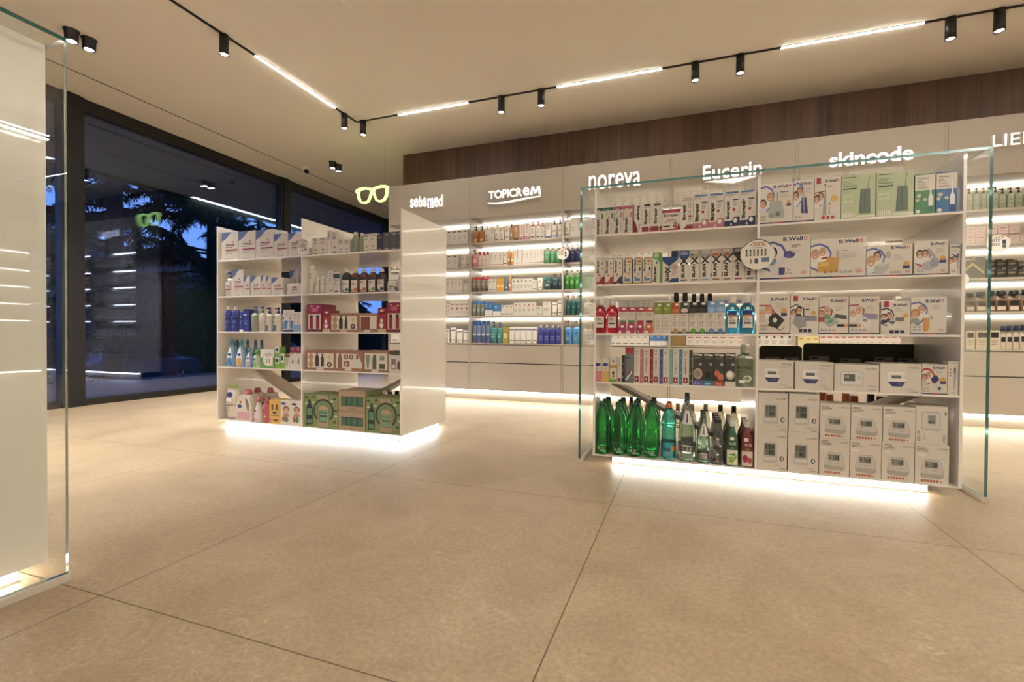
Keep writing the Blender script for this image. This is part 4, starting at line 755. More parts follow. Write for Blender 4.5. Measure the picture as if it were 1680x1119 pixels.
D('c4a', 'monitor_box', 'low white box showing a blue-based monitor', a=[citi(.66, .84, .95, .91), P('cfcac4', (.18, .36), (.18, .76), (.62, .76), (.68, .60), (.64, .34), (.5, .18), (.3, .18)), P('e2ded8', (.2, .40), (.2, .72), (.6, .72), (.62, .40)), P('303a66', (.19, .38), (.62, .38), (.54, .22), (.3, .22)), R('5c625c', .28, .50, .52, .61), E('4c567c', .48, .31, .07, .05), E('cfcac4', .58, .56, .035, .07), Ls('a8a098', .62, .10, .94, .16, 2), T('6a645e', 'CH-456', .74, .03, .94, .075), Ls('b4aca4', .62, .74, .92, .80, 2)], d=.2)
D('c4b', 'monitor_box', 'low white monitor box showing a plain rectangular monitor', a=[citi(.70, .82, .95, .89), P('b8b4ae', (.13, .26), (.2, .20), (.62, .20), (.66, .28), (.66, .68), (.6, .76), (.18, .76), (.13, .68)), P('d6d2cc', (.16, .30), (.21, .25), (.6, .25), (.63, .32), (.63, .66), (.58, .72), (.2, .72), (.16, .66)), R('50564e', .22, .38, .47, .64), R('8a9084', .24, .5, .34, .6), E('c2beb8', .56, .5, .05, .08), Ls('a8a098', .74, .14, .94, .26, 3), T('6a645e', 'CHU302', .76, .04, .94, .085)], d=.2)
D('c4c', 'device_box', 'white ear thermometer box with red heart and family', a=[bwell(.45, .84, .94, .93), E('b0304c', .18, .60, .32, .28), E('dcd4ca', .17, .58, .27, .23), Fc(.26, .62, .10, 'b08a5c', .9), Fc(.10, .54, .11, '7a5a3c', .9, 'c8b8b0'), P('303468', (.34, .52), (.56, .66), (.70, .50), (.50, .34)), P('c8c4bc', (.50, .36), (.70, .50), (.88, .16), (.66, .07), (.56, .14)), E('4a4e58', .70, .2, .06, .06), medal(.84, .48, .11, .9), Ls(G2, .56, .66, .86, .78, 3), icons(.06, .08, .1, .05, 2), icons(.06, .16, .1, .05, 2), foot()], d=.12)
D('c4d', 'device_box', 'tall narrow white thermometer box', a=[citi(.12, .93, .88, .96), [R('8a8680', .12, .55+.09*i, .3, .60+.09*i) for i in range(3)], P('9c9a9c', (.52, .14), (.60, .14), (.74, .5), (.74, .82), (.54, .82), (.56, .5)), R('50545c', .56, .66, .70, .8), Ls('a8a098', .3, .03, .8, .09, 2)], d=.05)
def sev(s_):
    return []
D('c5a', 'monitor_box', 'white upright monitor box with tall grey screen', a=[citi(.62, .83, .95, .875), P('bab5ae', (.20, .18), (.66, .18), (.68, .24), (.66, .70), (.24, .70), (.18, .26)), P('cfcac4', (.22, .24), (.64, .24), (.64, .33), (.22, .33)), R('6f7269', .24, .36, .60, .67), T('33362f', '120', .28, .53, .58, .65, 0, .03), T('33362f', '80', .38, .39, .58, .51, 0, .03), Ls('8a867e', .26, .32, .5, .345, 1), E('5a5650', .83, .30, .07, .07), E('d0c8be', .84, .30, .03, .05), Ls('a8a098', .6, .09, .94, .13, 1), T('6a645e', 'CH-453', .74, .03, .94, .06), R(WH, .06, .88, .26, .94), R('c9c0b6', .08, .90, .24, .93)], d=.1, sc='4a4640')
D('c5b', 'monitor_box', 'monitor box with orange squares', a=[citi(.64, .88, .95, .92), Ls('6c6660', .05, .80, .45, .94, 4), R('ded6cb', .05, .70, .28, .75), P('a8a29a', (.16, .20), (.22, .15), (.76, .13), (.84, .18), (.86, .26), (.78, .56), (.70, .62), (.32, .63), (.24, .56), (.17, .30)), P('c4beb6', (.18, .27), (.84, .25), (.77, .55), (.70, .60), (.33, .61), (.25, .55)), R('8a8c82', .30, .40, .68, .57), T('33362f', '168', .46, .42, .66, .55, 0, .03), Ls('4a4c46', .31, .43, .42, .55, 2), Ls('8a857e', .3, .32, .42, .35, 1), Ls('8a857e', .5, .32, .72, .35, 1), [R('b85c40', .18+.09*i, .045, .245+.09*i, .105) for i in range(6)], E('b85c40', .76, .07, .02, .02)], d=.12)
D('c5c', 'monitor_box', 'white monitor box turned on its side, text running upward', a=[P('a8a29a', (.16, .44), (.2, .38), (.72, .36), (.78, .42), (.78, .80), (.72, .86), (.22, .86), (.16, .80)), P('c8c3bb', (.19, .46), (.22, .41), (.71, .39), (.75, .44), (.75, .79), (.71, .83), (.23, .83), (.19, .79)), R('7e8078', .38, .54, .62, .76), T('33362f', '82', .40, .55, .58, .62, 0, .03), T('6a645e', 'CITIZEN', .86, .06, .94, .26, 1, .01), Ls('6c6660', .04, .06, .16, .34, 7), Ls('a8a098', .22, .1, .36, .26, 5), E('6c6660', .93, .82, .03, .05)], d=.12, sc='d8cfc4')
# white gondola, left half
def seba(wave=True): return [P('5e70a0', (0, 1), (.62, 1), (.5, .93), (.30, .78), (.12, .70), (0, .66)), T('4a6098', 'seba', .26, .52, .50, .60, 0, .04), T('b0344c', 'med', .51, .50, .78, .60, 0, .05), P('b0344c', (.60, .64), (.72, .60), (.70, .68)), Ls('5c6484', .22, .43, .85, .48, 1), R('9c2c44', .26, .33, .96, .38), Ls(G2, .26, .2, .8, .31, 3), R('8c8a94', .2, .03, .75, .05)]
D('sb1', 'bubble_bath_box', 'white bubble bath box with blue corner wave', a=seba(), d=.12, tc='7484ac')
D('sb2', 'lotion_box', 'narrow white lotion box with blue corner', a=seba(), d=.06)
D('sb3', 'pump_bottle', 'white foam bottle with slate blue pump', s='pump', c=WH, cc='4a6088', a=[P('5e70a0', (.1, .95), (.6, .95), (.3, .75)), R('b0344c', .3, .55, .7, .6), R('9c2c44', .15, .35, .9, .4)])
D('sb4', 'wipes_pack', 'white pack of wipes with rounded corners', s='soft', cat='pack', a=[R('cfd6e4', .1, .75, .6, .9), R('b0344c', .45, .55, .75, .68), R('9c2c44', .42, .38, .8, .44), Ls(GR, .3, .1, .85, .2, 1), E('2c3a5c', .1, .35, .03, .06)], d=.08)
D('nv1', 'shampoo_bottle', 'royal blue shampoo bottle with white cap', s='flip', c='343c8c', cc='d8d4d0', a=[R('1a1c3c', .1, .56, .95, .62), Ls('8c90c4', .2, .4, .8, .5, 2), Ls('6c70b4', .2, .15, .8, .3, 3), R('cfcfe0', .1, .62, .3, .66)])
D('nv2', 'shampoo_tube', 'royal blue tube standing on a white cap', s='tube', c='343c8c', cc='d8d4d0', a=[R('1a1c3c', .3, .6, .95, .66), R('dcdce4', .1, .66, .6, .70), Ls('8c90c4', .2, .3, .8, .5, 3)])
D('nv3', 'shampoo_box', 'royal blue upright box with white lettering', c='343c8c', a=[R('1a1c3c', 0, .92, 1, 1), R('dcdce4', .1, .72, .6, .78), R('1a1c3c', .4, .66, .95, .70), Ls('8c90c4', .2, .3, .8, .5, 3)], d=.05)
D('nv4', 'pump_bottle', 'grey-green clear body wash bottle with blue pump', s='pump', c='8c9078', cc='4a6aa0', a=[R('d8d4c8', .3, .85, .6, .93), Ls('a8a890', .2, .2, .8, .7, 5)])
D('nv5', 'pump_bottle', 'plain white lotion bottle with blue pump', s='pump', c=WH, cc='4a6aa0', a=[R('a8b4cc', .1, .6, .9, .62), R('6c80b0', .1, .15, .9, .18), Ls(G2, .2, .3, .8, .5, 3)])
D('nv6', 'pump_bottle', 'white lotion bottle with blue label and navy pump', s='pump', c=WH, cc='1a2c78', a=[R('4c6498', .05, .05, .6, .38), E('2c5c94', .15, .52, .12, .08), Ls('3c4a58', .1, .66, .5, .9, 4), E('c88c8c', .4, .5, .05, .03)])
D('nv7', 'lotion_tube', 'white and blue tube with navy cap', s='tube', c=WH, cc='1a2c68', a=[P('4c7cac', (0, .05), (1, .05), (1, .42), (.5, .48), (0, .4)), E('2c5c94', .15, .56, .15, .06), Ls('8ca0b4', .3, .66, .8, .84, 3)])
D('nv8', 'lotion_box', 'white box with pale blue foot and red dot', a=[R('7c9cc0', 0, 0, 1, .38), E('b05c50', .22, .48, .13, .07), Ls('8c8c90', .1, .62, .8, .9, 4)], d=.04)
def cone(c): return [P('e4ddd0', (.3, .12), (.7, .12), (.85, .4), (.68, .80), (.5, .95), (.32, .80), (.15, .4)), P(c, (.14, .06), (.86, .06), (.86, .36), (.5, .42), (.14, .36)), R('28407c', .32, .5, .70, .60), E('28407c', .5, .55, .24, .055)]
D('ba1', 'baby_shampoo', 'pale blue tapered baby bottle, blue label', s='cone', c='7ca4cc', cc='4c8ca0', a=cone('3c84b4'), cat='bottle')
D('ba2', 'baby_shampoo', 'pale blue tapered baby bottle, yellow label', s='cone', c='7ca4cc', cc='4c8ca0', a=cone('d09a3c'), cat='bottle')
D('ba3', 'baby_shampoo', 'shorter pale blue baby bottle, lilac label', s='cone', c='7ca4cc', cc='4c8ca0', a=cone('b4a4bc'), cat='bottle')
D('ba4', 'baby_shampoo', 'tapered blue bottle with teal cap', s='cone', c='6c98bc', cc='3c7c90', a=[], cat='bottle')
D('ba5', 'baby_lotion', 'clear square bottle with bright green cap', s='squat', c='b4bc9c', cc='5ca03c', a=[P('8cb43c', (.05, .05), (.6, .05), (.5, .35), (.05, .5)), R('2c4c8c', .1, .55, .4, .68), R('d8dccc', .1, .8, .6, .9)])
D('ba6', 'wipes_box', 'green and white baby care box', c='5c9c34', a=[R('dcd8cc', 0, .55, 1, 1), R('dcd8cc', .4, .1, .9, .45)], d=.1)
D('ba7', 'cream_box', 'small green and white cream box', c='7cac34', a=[R('dcd8cc', .05, .42, .75, .98), E('28407c', .38, .7, .26, .17)], d=.05)
D('ba8', 'cream_box', 'small white box with maroon band above', a=[R('782030', 0, .8, 1, 1), Ls('a87480', .15, .1, .8, .7, 4)], d=.05)
D('ba9', 'supplement_box', 'taller white box with maroon top and dropper', a=[R('782030', 0, .74, 1, 1), Ls('c89ca0', .2, .84, .8, .94, 2), Ls('a86070', .15, .62, .85, .72, 2), E('8c948c', .5, .32, .22, .08), P('3c3c3c', (.4, .38), (.6, .38), (.52, .52), (.48, .52))], d=.05)
D('bg1', 'detergent_bag', 'tall white and pink detergent bag with green top', s='bag', cat='bag', a=[E('2c3478', .42, .72, .24, .075), R('c49ca0', .02, .03, .98, .45), Ls('8c6c78', .1, .2, .6, .42, 4), P('e8e0d4', (.2, .55), (.7, .52), (.6, .62), (.25, .62))])
D('jg1', 'detergent_jug', 'white detergent jug with pink cap', s='jug', cat='jug', cc='c0606c', a=[R('cc98a4', .05, .05, .95, .34), E('2c3c80', .22, .56, .16, .065), E('a82434', .28, .72, .07, .045)])
D('pb1', 'pump_bottle', 'clear bottle with pink pump and pink label', s='cone', c='c4bab0', cc='c05c6c', a=[P('dcc8cc', (.05, .1), (.6, .1), (.6, .55), (.35, .8), (.15, .6)), R('c890a0', .06, .1, .6, .38), E('2c4c90', .3, .55, .16, .05)])
D('pb2', 'shampoo_bottle', 'coral pink curved bottle', s='flip', c='b84c50', cc='b04450', a=[R('2c5c98', .15, .5, .45, .6), P('c8ccd0', (.4, .3), (.6, .25), (.55, .38)), E('d4a4a0', .25, .75, .12, .05)])
D('yb1', 'gift_box', 'yellow baby gift box with open cut-out', c='d0a42c', a=[P('6c3c24', (.2, .55), (.38, .6), (.38, .82), (.22, .82)), P('6c3c24', (.8, .55), (.62, .6), (.62, .82), (.78, .82)), E('28407c', .5, .47, .2, .05), R('5c4420', .15, .33, .85, .36), E('8c4430', .6, .15, .25, .06), R('8c5c9c', .08, .06, .18, .22)], d=.1)
D('bb1', 'baby_box', 'white box showing a baby, red and green teethers', a=[E('28407c', .3, .87, .24, .05), Fc(.55, .62, .26, '6c4434', .42, 'b88474'), E('b44c50', .3, .24, .14, .12), E('2c7c5c', .58, .22, .18, .11), P('2c7c5c', (.45, .28), (.7, .28), (.58, .4))], d=.1)
# white gondola, right half
def svr(c): return [Ls('4c4844', .12, .80, .88, .95, 2), Ls('6c6864', .2, .62, .8, .74, 2), E('9c7c74', .5, .28, .2, .05), R(c, .2, .03, .8, .09)]
D('sv1', 'cosmetics_box', 'white cosmetics box with green foot line', a=svr('3c7c5c'), d=.06)
D('sv2', 'cosmetics_box', 'white cosmetics box with navy foot line', a=svr('2c3c78')+[R('3c4c8c', .15, .72, .8, .75)], d=.06)
D('sv3', 'cosmetics_box', 'white cosmetics box with brown top mark', a=svr('b08c7c')+[R('7c4c34', .15, .9, .85, .93)], d=.06)
D('sv4', 'cosmetics_box', 'very tall slim white cosmetics box', a=[Ls('4c4844', .1, .6, .9, .95, 7)], d=.05)
D('sv5', 'cosmetics_tube', 'small white tube with green foot', s='tube', c=WH, cc='3c5c4c', a=[Ls('6c6864', .2, .4, .8, .7, 3)])
D('sv6', 'cleanser_bottle', 'olive clear cleanser bottle with white cap', s='round', c='8c9078', cc='dcd4c4', a=[Ls('6c7060', .25, .2, .8, .7, 5)])
D('sv7', 'cosmetics_box', 'dark grey cosmetics box with silver lettering', c='52504c', a=[R('b0aaa0', .2, .84, .8, .88), R('b0aaa0', .2, .05, .8, .09), E('77736c', .5, .32, .12, .04)], d=.07)
D('sv8', 'cosmetics_box', 'short slate cosmetics box with silver lettering', c='3c3c44', a=[R('b0aaa0', .2, .78, .8, .83), R('b0aaa0', .2, .06, .8, .1)], d=.07)
D('u1', 'hair_spray', 'white spray can with pale teal marks', s='spray', c=WH, cc='e6e0d6', cat='can', a=[Ls('5c6c68', .15, .6, .85, .8, 3), R('7cb0a8', .1, .85, .9, .87), R('7cb0a8', .1, .1, .9, .12)])
D('u2', 'lotion_box', 'white box with blue figure and green foot', a=[R('2c4c8c', .3, .5, .5, .64), R('2c7c4c', .25, .1, .7, .15), Ls(GR, .2, .7, .7, .9, 3)], d=.05)
D('u3', 'lotion_box', 'white box with dark green top and black V', a=[R('2c4c3c', 0, .70, 1, .92), P(K, (.3, .5), (.42, .5), (.5, .34), (.5, .25)), R('2c4c3c', .25, .05, .75, .12), Ls(GR, .2, .55, .8, .66, 2)], d=.05)
def ntr(c, spot): return [R('d8d0c2', .1, .04, .9, .72), R('2a2822', .08, .62, .92, .72), Ls('6c6860', .2, .38, .75, .56, 3), E(spot, .72, .16, .2, .08), E(c, .3, .1, .2, .04)]
for i_, (cc_, sp_, l_) in enumerate((('3c6c34', '3c7c3c', 'green leaf'), ('b8562c', 'c07034', 'orange slice'), ('c46c24', 'b45c2c', 'amber fruit'), ('8c9c4c', '4c8c34', 'lime leaf'), ('4c3c44', '3c3448', 'dark berry'))):
    D('nt%d' % i_, 'shampoo_bottle', 'dark round shampoo bottle, white label with '+l_, s='flip', c='2c241c' if i_ in (0, 4) else '5c341c', cc='cfc8ba', a=ntr(cc_, sp_))
D('ntj', 'cream_jar', 'white jar with black splash pattern', s='jar', cat='jar', c='d4ccc0', cc='d8d2c8', a=[P('2a2822', (.02, .1), (.2, .3), (.15, .6), (.05, .8)), P('2a2822', (.98, .1), (.8, .4), (.9, .8)), R('2a2822', .3, .62, .8, .72), Ls(GR, .35, .2, .75, .5, 3)])
D('gt1', 'gift_box', 'crimson gift box with two red bottles', c='8c1c34', a=[R('d4c4a8', .08, .1, .92, .64), E('9c2c44', .5, .82, .34, .12), E('c45c74', .5, .80, .22, .07), R('2c1c1c', .18, .50, .38, .60), R('8c1c34', .17, .12, .40, .50), R('2c1c1c', .62, .50, .82, .60), R('8c1c34', .61, .12, .84, .50), E('d8a09c', .3, .93, .08, .03), E('d8a09c', .75, .90, .08, .03), R('4a3a34', .32, .02, .7, .09)], d=.14)
D('gt2', 'gift_bag', 'red gift bag with a snowman and cream foot', c='a01c2c', cat='bag', a=[R('c4b484', 0, 0, 1, .15), R('d8c4bc', .3, .86, .7, .93), P('3c1c1c', (.1, .78), (.9, .78), (.9, .82), (.1, .82)), E('e4dcd0', .45, .30, .24, .13), E('e4dcd0', .45, .48, .17, .08), P('d89c54', (.38, .54), (.52, .54), (.45, .66)), P('3c8c44', (.2, .40), (.7, .40), (.8, .28), (.6, .36), (.25, .36))], d=.09)
D('gt3', 'gift_box', 'brown gift box with massager, bottles and star', c='9c6844', a=[R('d8ccb8', .03, .13, .97, .86), E('b08850', .16, .66, .09, .18), E('b08850', .16, .32, .09, .18), P('3c3424', (.31, .18), (.45, .18), (.45, .66), (.41, .76), (.41, .88), (.35, .88), (.35, .76), (.31, .66)), P('3c3424', (.52, .18), (.63, .18), (.63, .6), (.60, .7), (.60, .84), (.55, .84), (.55, .7), (.52, .6)), E('4c3c30', .82, .30, .09, .14), E('d4c4b0', .82, .30, .035, .05), P('d8b45c', (.82, .86), (.84, .73), (.93, .72), (.86, .64), (.88, .52), (.82, .59), (.76, .52), (.78, .64), (.71, .72), (.80, .73)), R('d8ccbc', .36, .02, .62, .1)], d=.13)
D('gt4', 'gift_box', 'brown gift box with large amber glass', c='a87c58', a=[R('dccfb8', .1, .18, .95, .86), R('5c2c14', .14, .14, .60, .80), R('8c4420', .18, .16, .56, .76), P('d4ccc0', (.62, .18), (.82, .18), (.82, .60), (.72, .72), (.62, .6)), R('e0d8cc', .3, .02, .62, .12)], d=.13)
D('gt5', 'gift_box', 'brown gift box with two round compacts', c='a06c50', a=[P('d8ccb8', (.06, .15), (.95, .15), (.95, .4), (.8, .85), (.06, .85)), P('8c5a3c', (.12, .15), (.26, .15), (.26, .62), (.22, .85), (.16, .85), (.12, .62)), E('4c2c20', .40, .70, .08, .12), E('c89c84', .40, .70, .05, .08), E('4c2c20', .58, .70, .08, .12), E('c89c84', .58, .70, .05, .08), R('7c4434', .34, .22, .52, .48), R('d4c4b4', .38, .28, .46, .42), P('3c3c3c', (.75, .60), (.82, .60), (.81, .82), (.76, .82)), P('cfccc4', (.70, .16), (.86, .16), (.86, .52), (.78, .64), (.70, .52)), R('dcd0c0', .36, .02, .60, .15)], d=.13)
D('gt6', 'gift_box', 'brown gift box with green bottles and jars', c='9c6c4c', a=[R('d8ccb8', .04, .13, .96, .88), P('8c8c7c', (.06, .78), (.26, .78), (.2, .18), (.14, .18)), P('4c5c3c', (.36, .14), (.52, .14), (.52, .60), (.48, .82), (.40, .82), (.36, .60)), R('7c8c7c', .66, .56, .84, .76), R('3c4c34', .64, .16, .86, .40), R('d8ccbc', .32, .02, .60, .12)], d=.13)
D('gt7', 'gift_box', 'white gift box with green ribbon on top', a=[R('7c7468', .2, .2, .55, .75), R('d4ccc0', .24, .25, .5, .45), P('6c4434', (.66, .2), (.9, .2), (.9, .5), (.8, .7), (.66, .5)), R('3c5c34', .1, .95, 1, 1.04)], d=.12)
D('gt8', 'gift_box', 'large green leaf-pattern gift box with horseshoe window', c='7c8c4c', a=[[E('3c4c2c', x, y, .05, .035) for x, y in ((.08, .9), (.9, .9), (.93, .55), (.9, .2), (.1, .08), (.5, .04), (.3, .93), (.7, .95))], [E('c8c8a8', x, y, .045, .025) for x, y in ((.82, .82), (.28, .76), (.94, .38), (.08, .72))], R('a88c6c', .40, .86, .72, .98), ring('2c3420', .58, .52, .30, .36, .045, -50, 230, 22), ring('6c8c5c', .58, .52, .25, .30, .08, -40, 220, 22), R('a88c6c', .42, .04, .74, .18), R('b49878', .44, .18, .72, .56), E('b49878', .58, .56, .14, .12), R('2c3c2c', .47, .18, .69, .54), R('6ca074', .48, .20, .68, .34), R('6ca074', .48, .38, .68, .46), R('6ca074', .48, .48, .68, .53), P('1c2c24', (.08, .08), (.26, .08), (.26, .60), (.20, .72), (.20, .84), (.14, .84), (.14, .72), (.08, .60)), R('4c8c5c', .10, .36, .24, .58), R('4c8c5c', .10, .12, .24, .24)], d=.2)
D('gt9', 'gift_box', 'kraft gift case with window onto green tubes', c='a88c6c', a=[R('1f3424', .10, .24, .92, .70), [R('3f6c4c', .13+.2*i, .26, .28+.2*i, .66) for i in range(4)], R('2c5c44', .44, .26, .52, .6), T('4c3c2c', 'Nature', .42, .08, .6, .15), P('bca484', (0, .80), (1, .80), (1, .83), (0, .83))], d=.2, sc='7c8c4c')
# price rounds
# product wall
D('q_am', 'oil_bottle', 'amber oil bottle with black top', s='pump', c='a86c24', cc='1c1814', a=[R('d8b078', .2, .1, .8, .3)])
D('q_wp', 'pump_bottle', 'white pump bottle', s='pump', c='dcd2c4', cc='e4dccf', a=[Ls('7c746c', .2, .3, .8, .6, 2), R(K, .2, .12, .8, .18)])
D('q_wt', 'cream_tube', 'white cream tube', s='tube', c='dcd2c4', cc='d8d0c4', a=[Ls('7c746c', .2, .5, .8, .8, 3), R('54504c', .2, .12, .8, .17)])
D('q_at', 'cream_tube', 'caramel cream tube with dark cap', s='tube', c='b08458', cc='3c2c20', a=[Ls('e4d4bc', .2, .5, .8, .8, 3)])
D('q_as', 'spray_bottle', 'slim amber spray bottle', s='spray', c='b07c44', cc='1c1814', a=[R('d8c4a4', .2, .3, .8, .5)])
D('q_pt', 'cream_tube', 'white tube with pink stripe', s='tube', c='dcccc4', cc='c44c6c', a=[R('b8506c', .45, .3, .55, .95), R('c44c6c', .1, .05, .9, .1)])
D('q_rp', 'pump_bottle', 'white bottle with red pump', s='pump', c='dcd2c4', cc='c42c44', a=[R('b8506c', .3, .7, .7, .76), R(K, .2, .12, .8, .18), Ls(GR, .2, .4, .8, .6, 2)])
D('q_bt', 'cream_tube', 'white tube with blue cap', s='tube', c='dcd2c4', cc='3c5cac', a=[Ls('7c746c', .2, .5, .8, .8, 3)])
D('q_bp', 'pump_bottle', 'pale bottle with blue pump', s='pump', c='d8ccc0', cc='34448c', a=[Ls('7c746c', .2, .4, .8, .6, 2), R('8ca0c4', .15, .12, .85, .2)])
D('q_pp', 'pump_bottle', 'pink bottle with red pump', s='pump', c='c87c84', cc='c42c4c', a=[R('e0b4b0', .2, .3, .8, .6)])
D('q_pr', 'shampoo_bottle', 'white bottle with red cap', s='squat', c='d4bcb0', cc='c42c44', a=[Ls(GR, .2, .4, .8, .6, 2), R('b8506c', .1, .1, .9, .16)])
D('q_b1', 'skincare_box', 'white skincare box with black marks', a=[Ls('5c544c', .2, .66, .8, .86, 2), R(K, .15, .12, .85, .18)], d=.06)
D('q_b2', 'skincare_box', 'white skincare box with thin red line', a=[R('b04c5c', .44, .4, .52, .95), R('b04c5c', .1, .1, .9, .14), Ls(GR, .1, .5, .4, .8, 2)], d=.06)
D('q_b3', 'skincare_box', 'white skincare box with a dark square', a=[R('2c3448', .35, .7, .62, .86), Ls(GR, .15, .2, .85, .5, 3)], d=.06)
D('q_b4', 'skincare_box', 'large plain white skincare box', a=[Ls(GR, .15, .3, .7, .5, 3), R('8c847c', .35, .78, .55, .82)], d=.08)
D('q_b5', 'skincare_box', 'white box with red logo line', a=[R('a83c4c', .15, .74, .85, .80), E('a83c4c', .5, .5, .16, .07), Ls(GR, .25, .2, .75, .3, 1)], d=.06)
D('q_b6', 'skincare_box', 'white box with black label top', a=[R('2c2424', .1, .84, .5, .93), R('b05c54', .5, .84, .7, .9), Ls('a8a098', .15, .3, .7, .6, 3)], d=.06)
D('q_os', 'sun_spray', 'orange sun spray bottle', s='spray', c='c87c34', cc='d8c4a4', a=[R('e4d4b4', .2, .3, .8, .5)])
D('q_gp', 'pump_bottle', 'green bottle with clear pump', s='pump', c='4c9c64', cc='9cb49c', a=[Ls('a8d0ac', .2, .3, .8, .6, 2)])
D('q_np', 'pump_bottle', 'indigo bottle with silver pump', s='pump', c='34305c', cc='c4bcb4', a=[P('b8b4c8', (.3, .7), (.7, .76), (.6, .66))])
D('q_rc', 'spray_can', 'grey-brown can with bright red cap', s='can', cat='can', c='8c7c6c', cc='c02c3c', a=[R('5c4c44', .1, .1, .9, .3), R('b8a898', .2, .6, .8, .7)])
D('q_ye', 'sun_box', 'yellow-orange sun care box', c='c8983c', a=[R('e4c88c', .2, .3, .8, .5), R('8c5c2c', .2, .7, .8, .75)], d=.06)
D('q_bc', 'spray_can', 'slim blue can', s='can', cat='can', c='4c7cb4', cc='3c8cd0', a=[R('c4d0dc', .2, .3, .8, .4)])
D('q_tj', 'cream_tub', 'dark teal tub', s='jar', cat='jar', c='3c5c5c', cc='2c6c6c', a=[R('a8b4ac', .3, .4, .7, .6)])
D('q_tp', 'pump_bottle', 'dark teal bottle', s='pump', c='2c4c4c', cc='2c5c5c', a=[Ls('7c9490', .2, .3, .8, .6, 2)])
D('q_gg', 'pump_bottle', 'bright green bottle with clear pump', s='pump', c='3c8c2c', cc='a4b49c', a=[R('8cc47c', .3, .4, .7, .6)])
D('q_bb', 'spray_can', 'grey-green can with blue cap', s='can', cat='can', c='7c8478', cc='3474b8', a=[R('b0b8ac', .2, .4, .8, .6)])
D('q_b7', 'skincare_box', 'blue and white skincare box', c='3c74ac', a=[R('d8d4cc', 0, 0, 1, .4), Ls('a8c4dc', .2, .6, .8, .85, 2)], d=.06)
D('q_b8', 'skincare_box', 'white box with small red seal', a=[E('a83444', .5, .8, .12, .08), Ls(GR, .2, .3, .8, .6, 3)], d=.06)
D('q_tg', 'pump_bottle', 'deep teal shower bottle with clear pump', s='pump', c='1c5c5c', cc='a8b4ac', a=[P('8cc46c', (.3, .55), (.7, .6), (.6, .5))])
D('q_bw', 'spray_can', 'slate blue can with vivid blue cap', s='can', cat='can', c='6c7c9c', cc='2c74c8', a=[R('dcdcd8', .1, .45, .9, .52), R('4c5c84', .1, .1, .9, .4)])
D('q_te', 'pump_bottle', 'turquoise bottle with blue pump', s='pump', c='3c8c8c', cc='2c6cb0', a=[Ls('a8ccc8', .2, .3, .8, .6, 2)])
D('q_yg', 'sun_box', 'olive yellow bottle-shaped box', c='a09434', a=[R('d0c888', .2, .3, .8, .6)], d=.05)
D('q_nb', 'cream_tube', 'white tube with navy band', s='tube', c='e0d8cc', cc='dcd4c8', a=[R('2c3c78', .05, .78, .95, .84), R(K, .1, .08, .9, .12)])
D('q_iv', 'lotion_bottle', 'royal blue lotion bottle', s='flip', c='3c4498', cc='b4b4c4', a=[R('1c2048', .1, .6, .9, .66), Ls('8c94c8', .2, .2, .8, .5, 3)])
D('q_sb', 'pump_bottle', 'sky blue wash bottle with clear pump', s='pump', c='4c94cc', cc='b8b4ac', a=[P('24488c', (.3, .6), (.7, .75), (.6, .55)), Ls('9cc8e4', .2, .2, .8, .4, 2)])
D('q_pg', 'pump_bottle', 'pale green bottle with dark pump', s='pump', c='a8b090', cc='2c2824', a=[Ls('6c7460', .2, .5, .8, .62, 2), Ls('7c8470', .2, .2, .8, .36, 3)])
D('q_pk', 'skincare_box', 'pale pink box', c='c8aca0', a=[R('5c5048', .2, .7, .8, .76), R('b49488', 0, 0, 1, .1), Ls('8c7c70', .25, .3, .75, .45, 2)], d=.1)
D('q_bg', 'cream_box', 'black box with gold lines', c='2c2820', a=[R('8c7c54', .1, .75, .9, .8), Ls('a8945c', .15, .3, .85, .6, 3), R('c8c0b0', .6, .9, .95, .98)], d=.1)
D('q_gc', 'display_box', 'dark grey box with gold chevron and lettering', c='5c564e', a=[T('c4b48c', 'AC', .1, .82, .6, .96, 0, .02), P('b89c5c', (.05, .30), (.45, .62), (.95, .18), (.95, .30), (.45, .74), (.05, .42))], d=.06)
D('q_br', 'serum_bottle', 'brown glass bottle with black cap and label', s='squat', c='7c5c40', cc='17161a', cw=.8, a=[R('1f1d1c', .10, .36, .90, .66), R('c8b8a0', .10, .08, .90, .34), R('b0705c', .10, .31, .90, .34)])
D('q_be', 'cream_box', 'cream box with black label', c='c8b898', a=[R('1f1d20', .15, .62, .85, .9), Ls('8c7c64', .2, .2, .8, .5, 3)], d=.06)
D('q_dn', 'serum_bottle', 'beige bottle with navy cap and label', s='squat', c='c4b49c', cc='1c2440', cw=.9, a=[R('1f1d28', .1, .42, .9, .68)])
D('q_wr', 'skincare_box', 'white counter box with red print', a=[R('b0484c', .15, .70, .85, .78), Ls('b88c84', .2, .2, .8, .45, 2), R('7c1c28', 0, 0, 1, .05)], d=.05)
D('q_kb', 'skincare_box', 'plain brown counter box', c='8c6c34', a=[R('6c5024', .48, 0, .52, 1)], d=.05)
D('q_yl', 'skincare_box', 'pale yellow counter box with red line', c='d8c884', a=[R('b05c44', .2, .6, .8, .66)], d=.05)

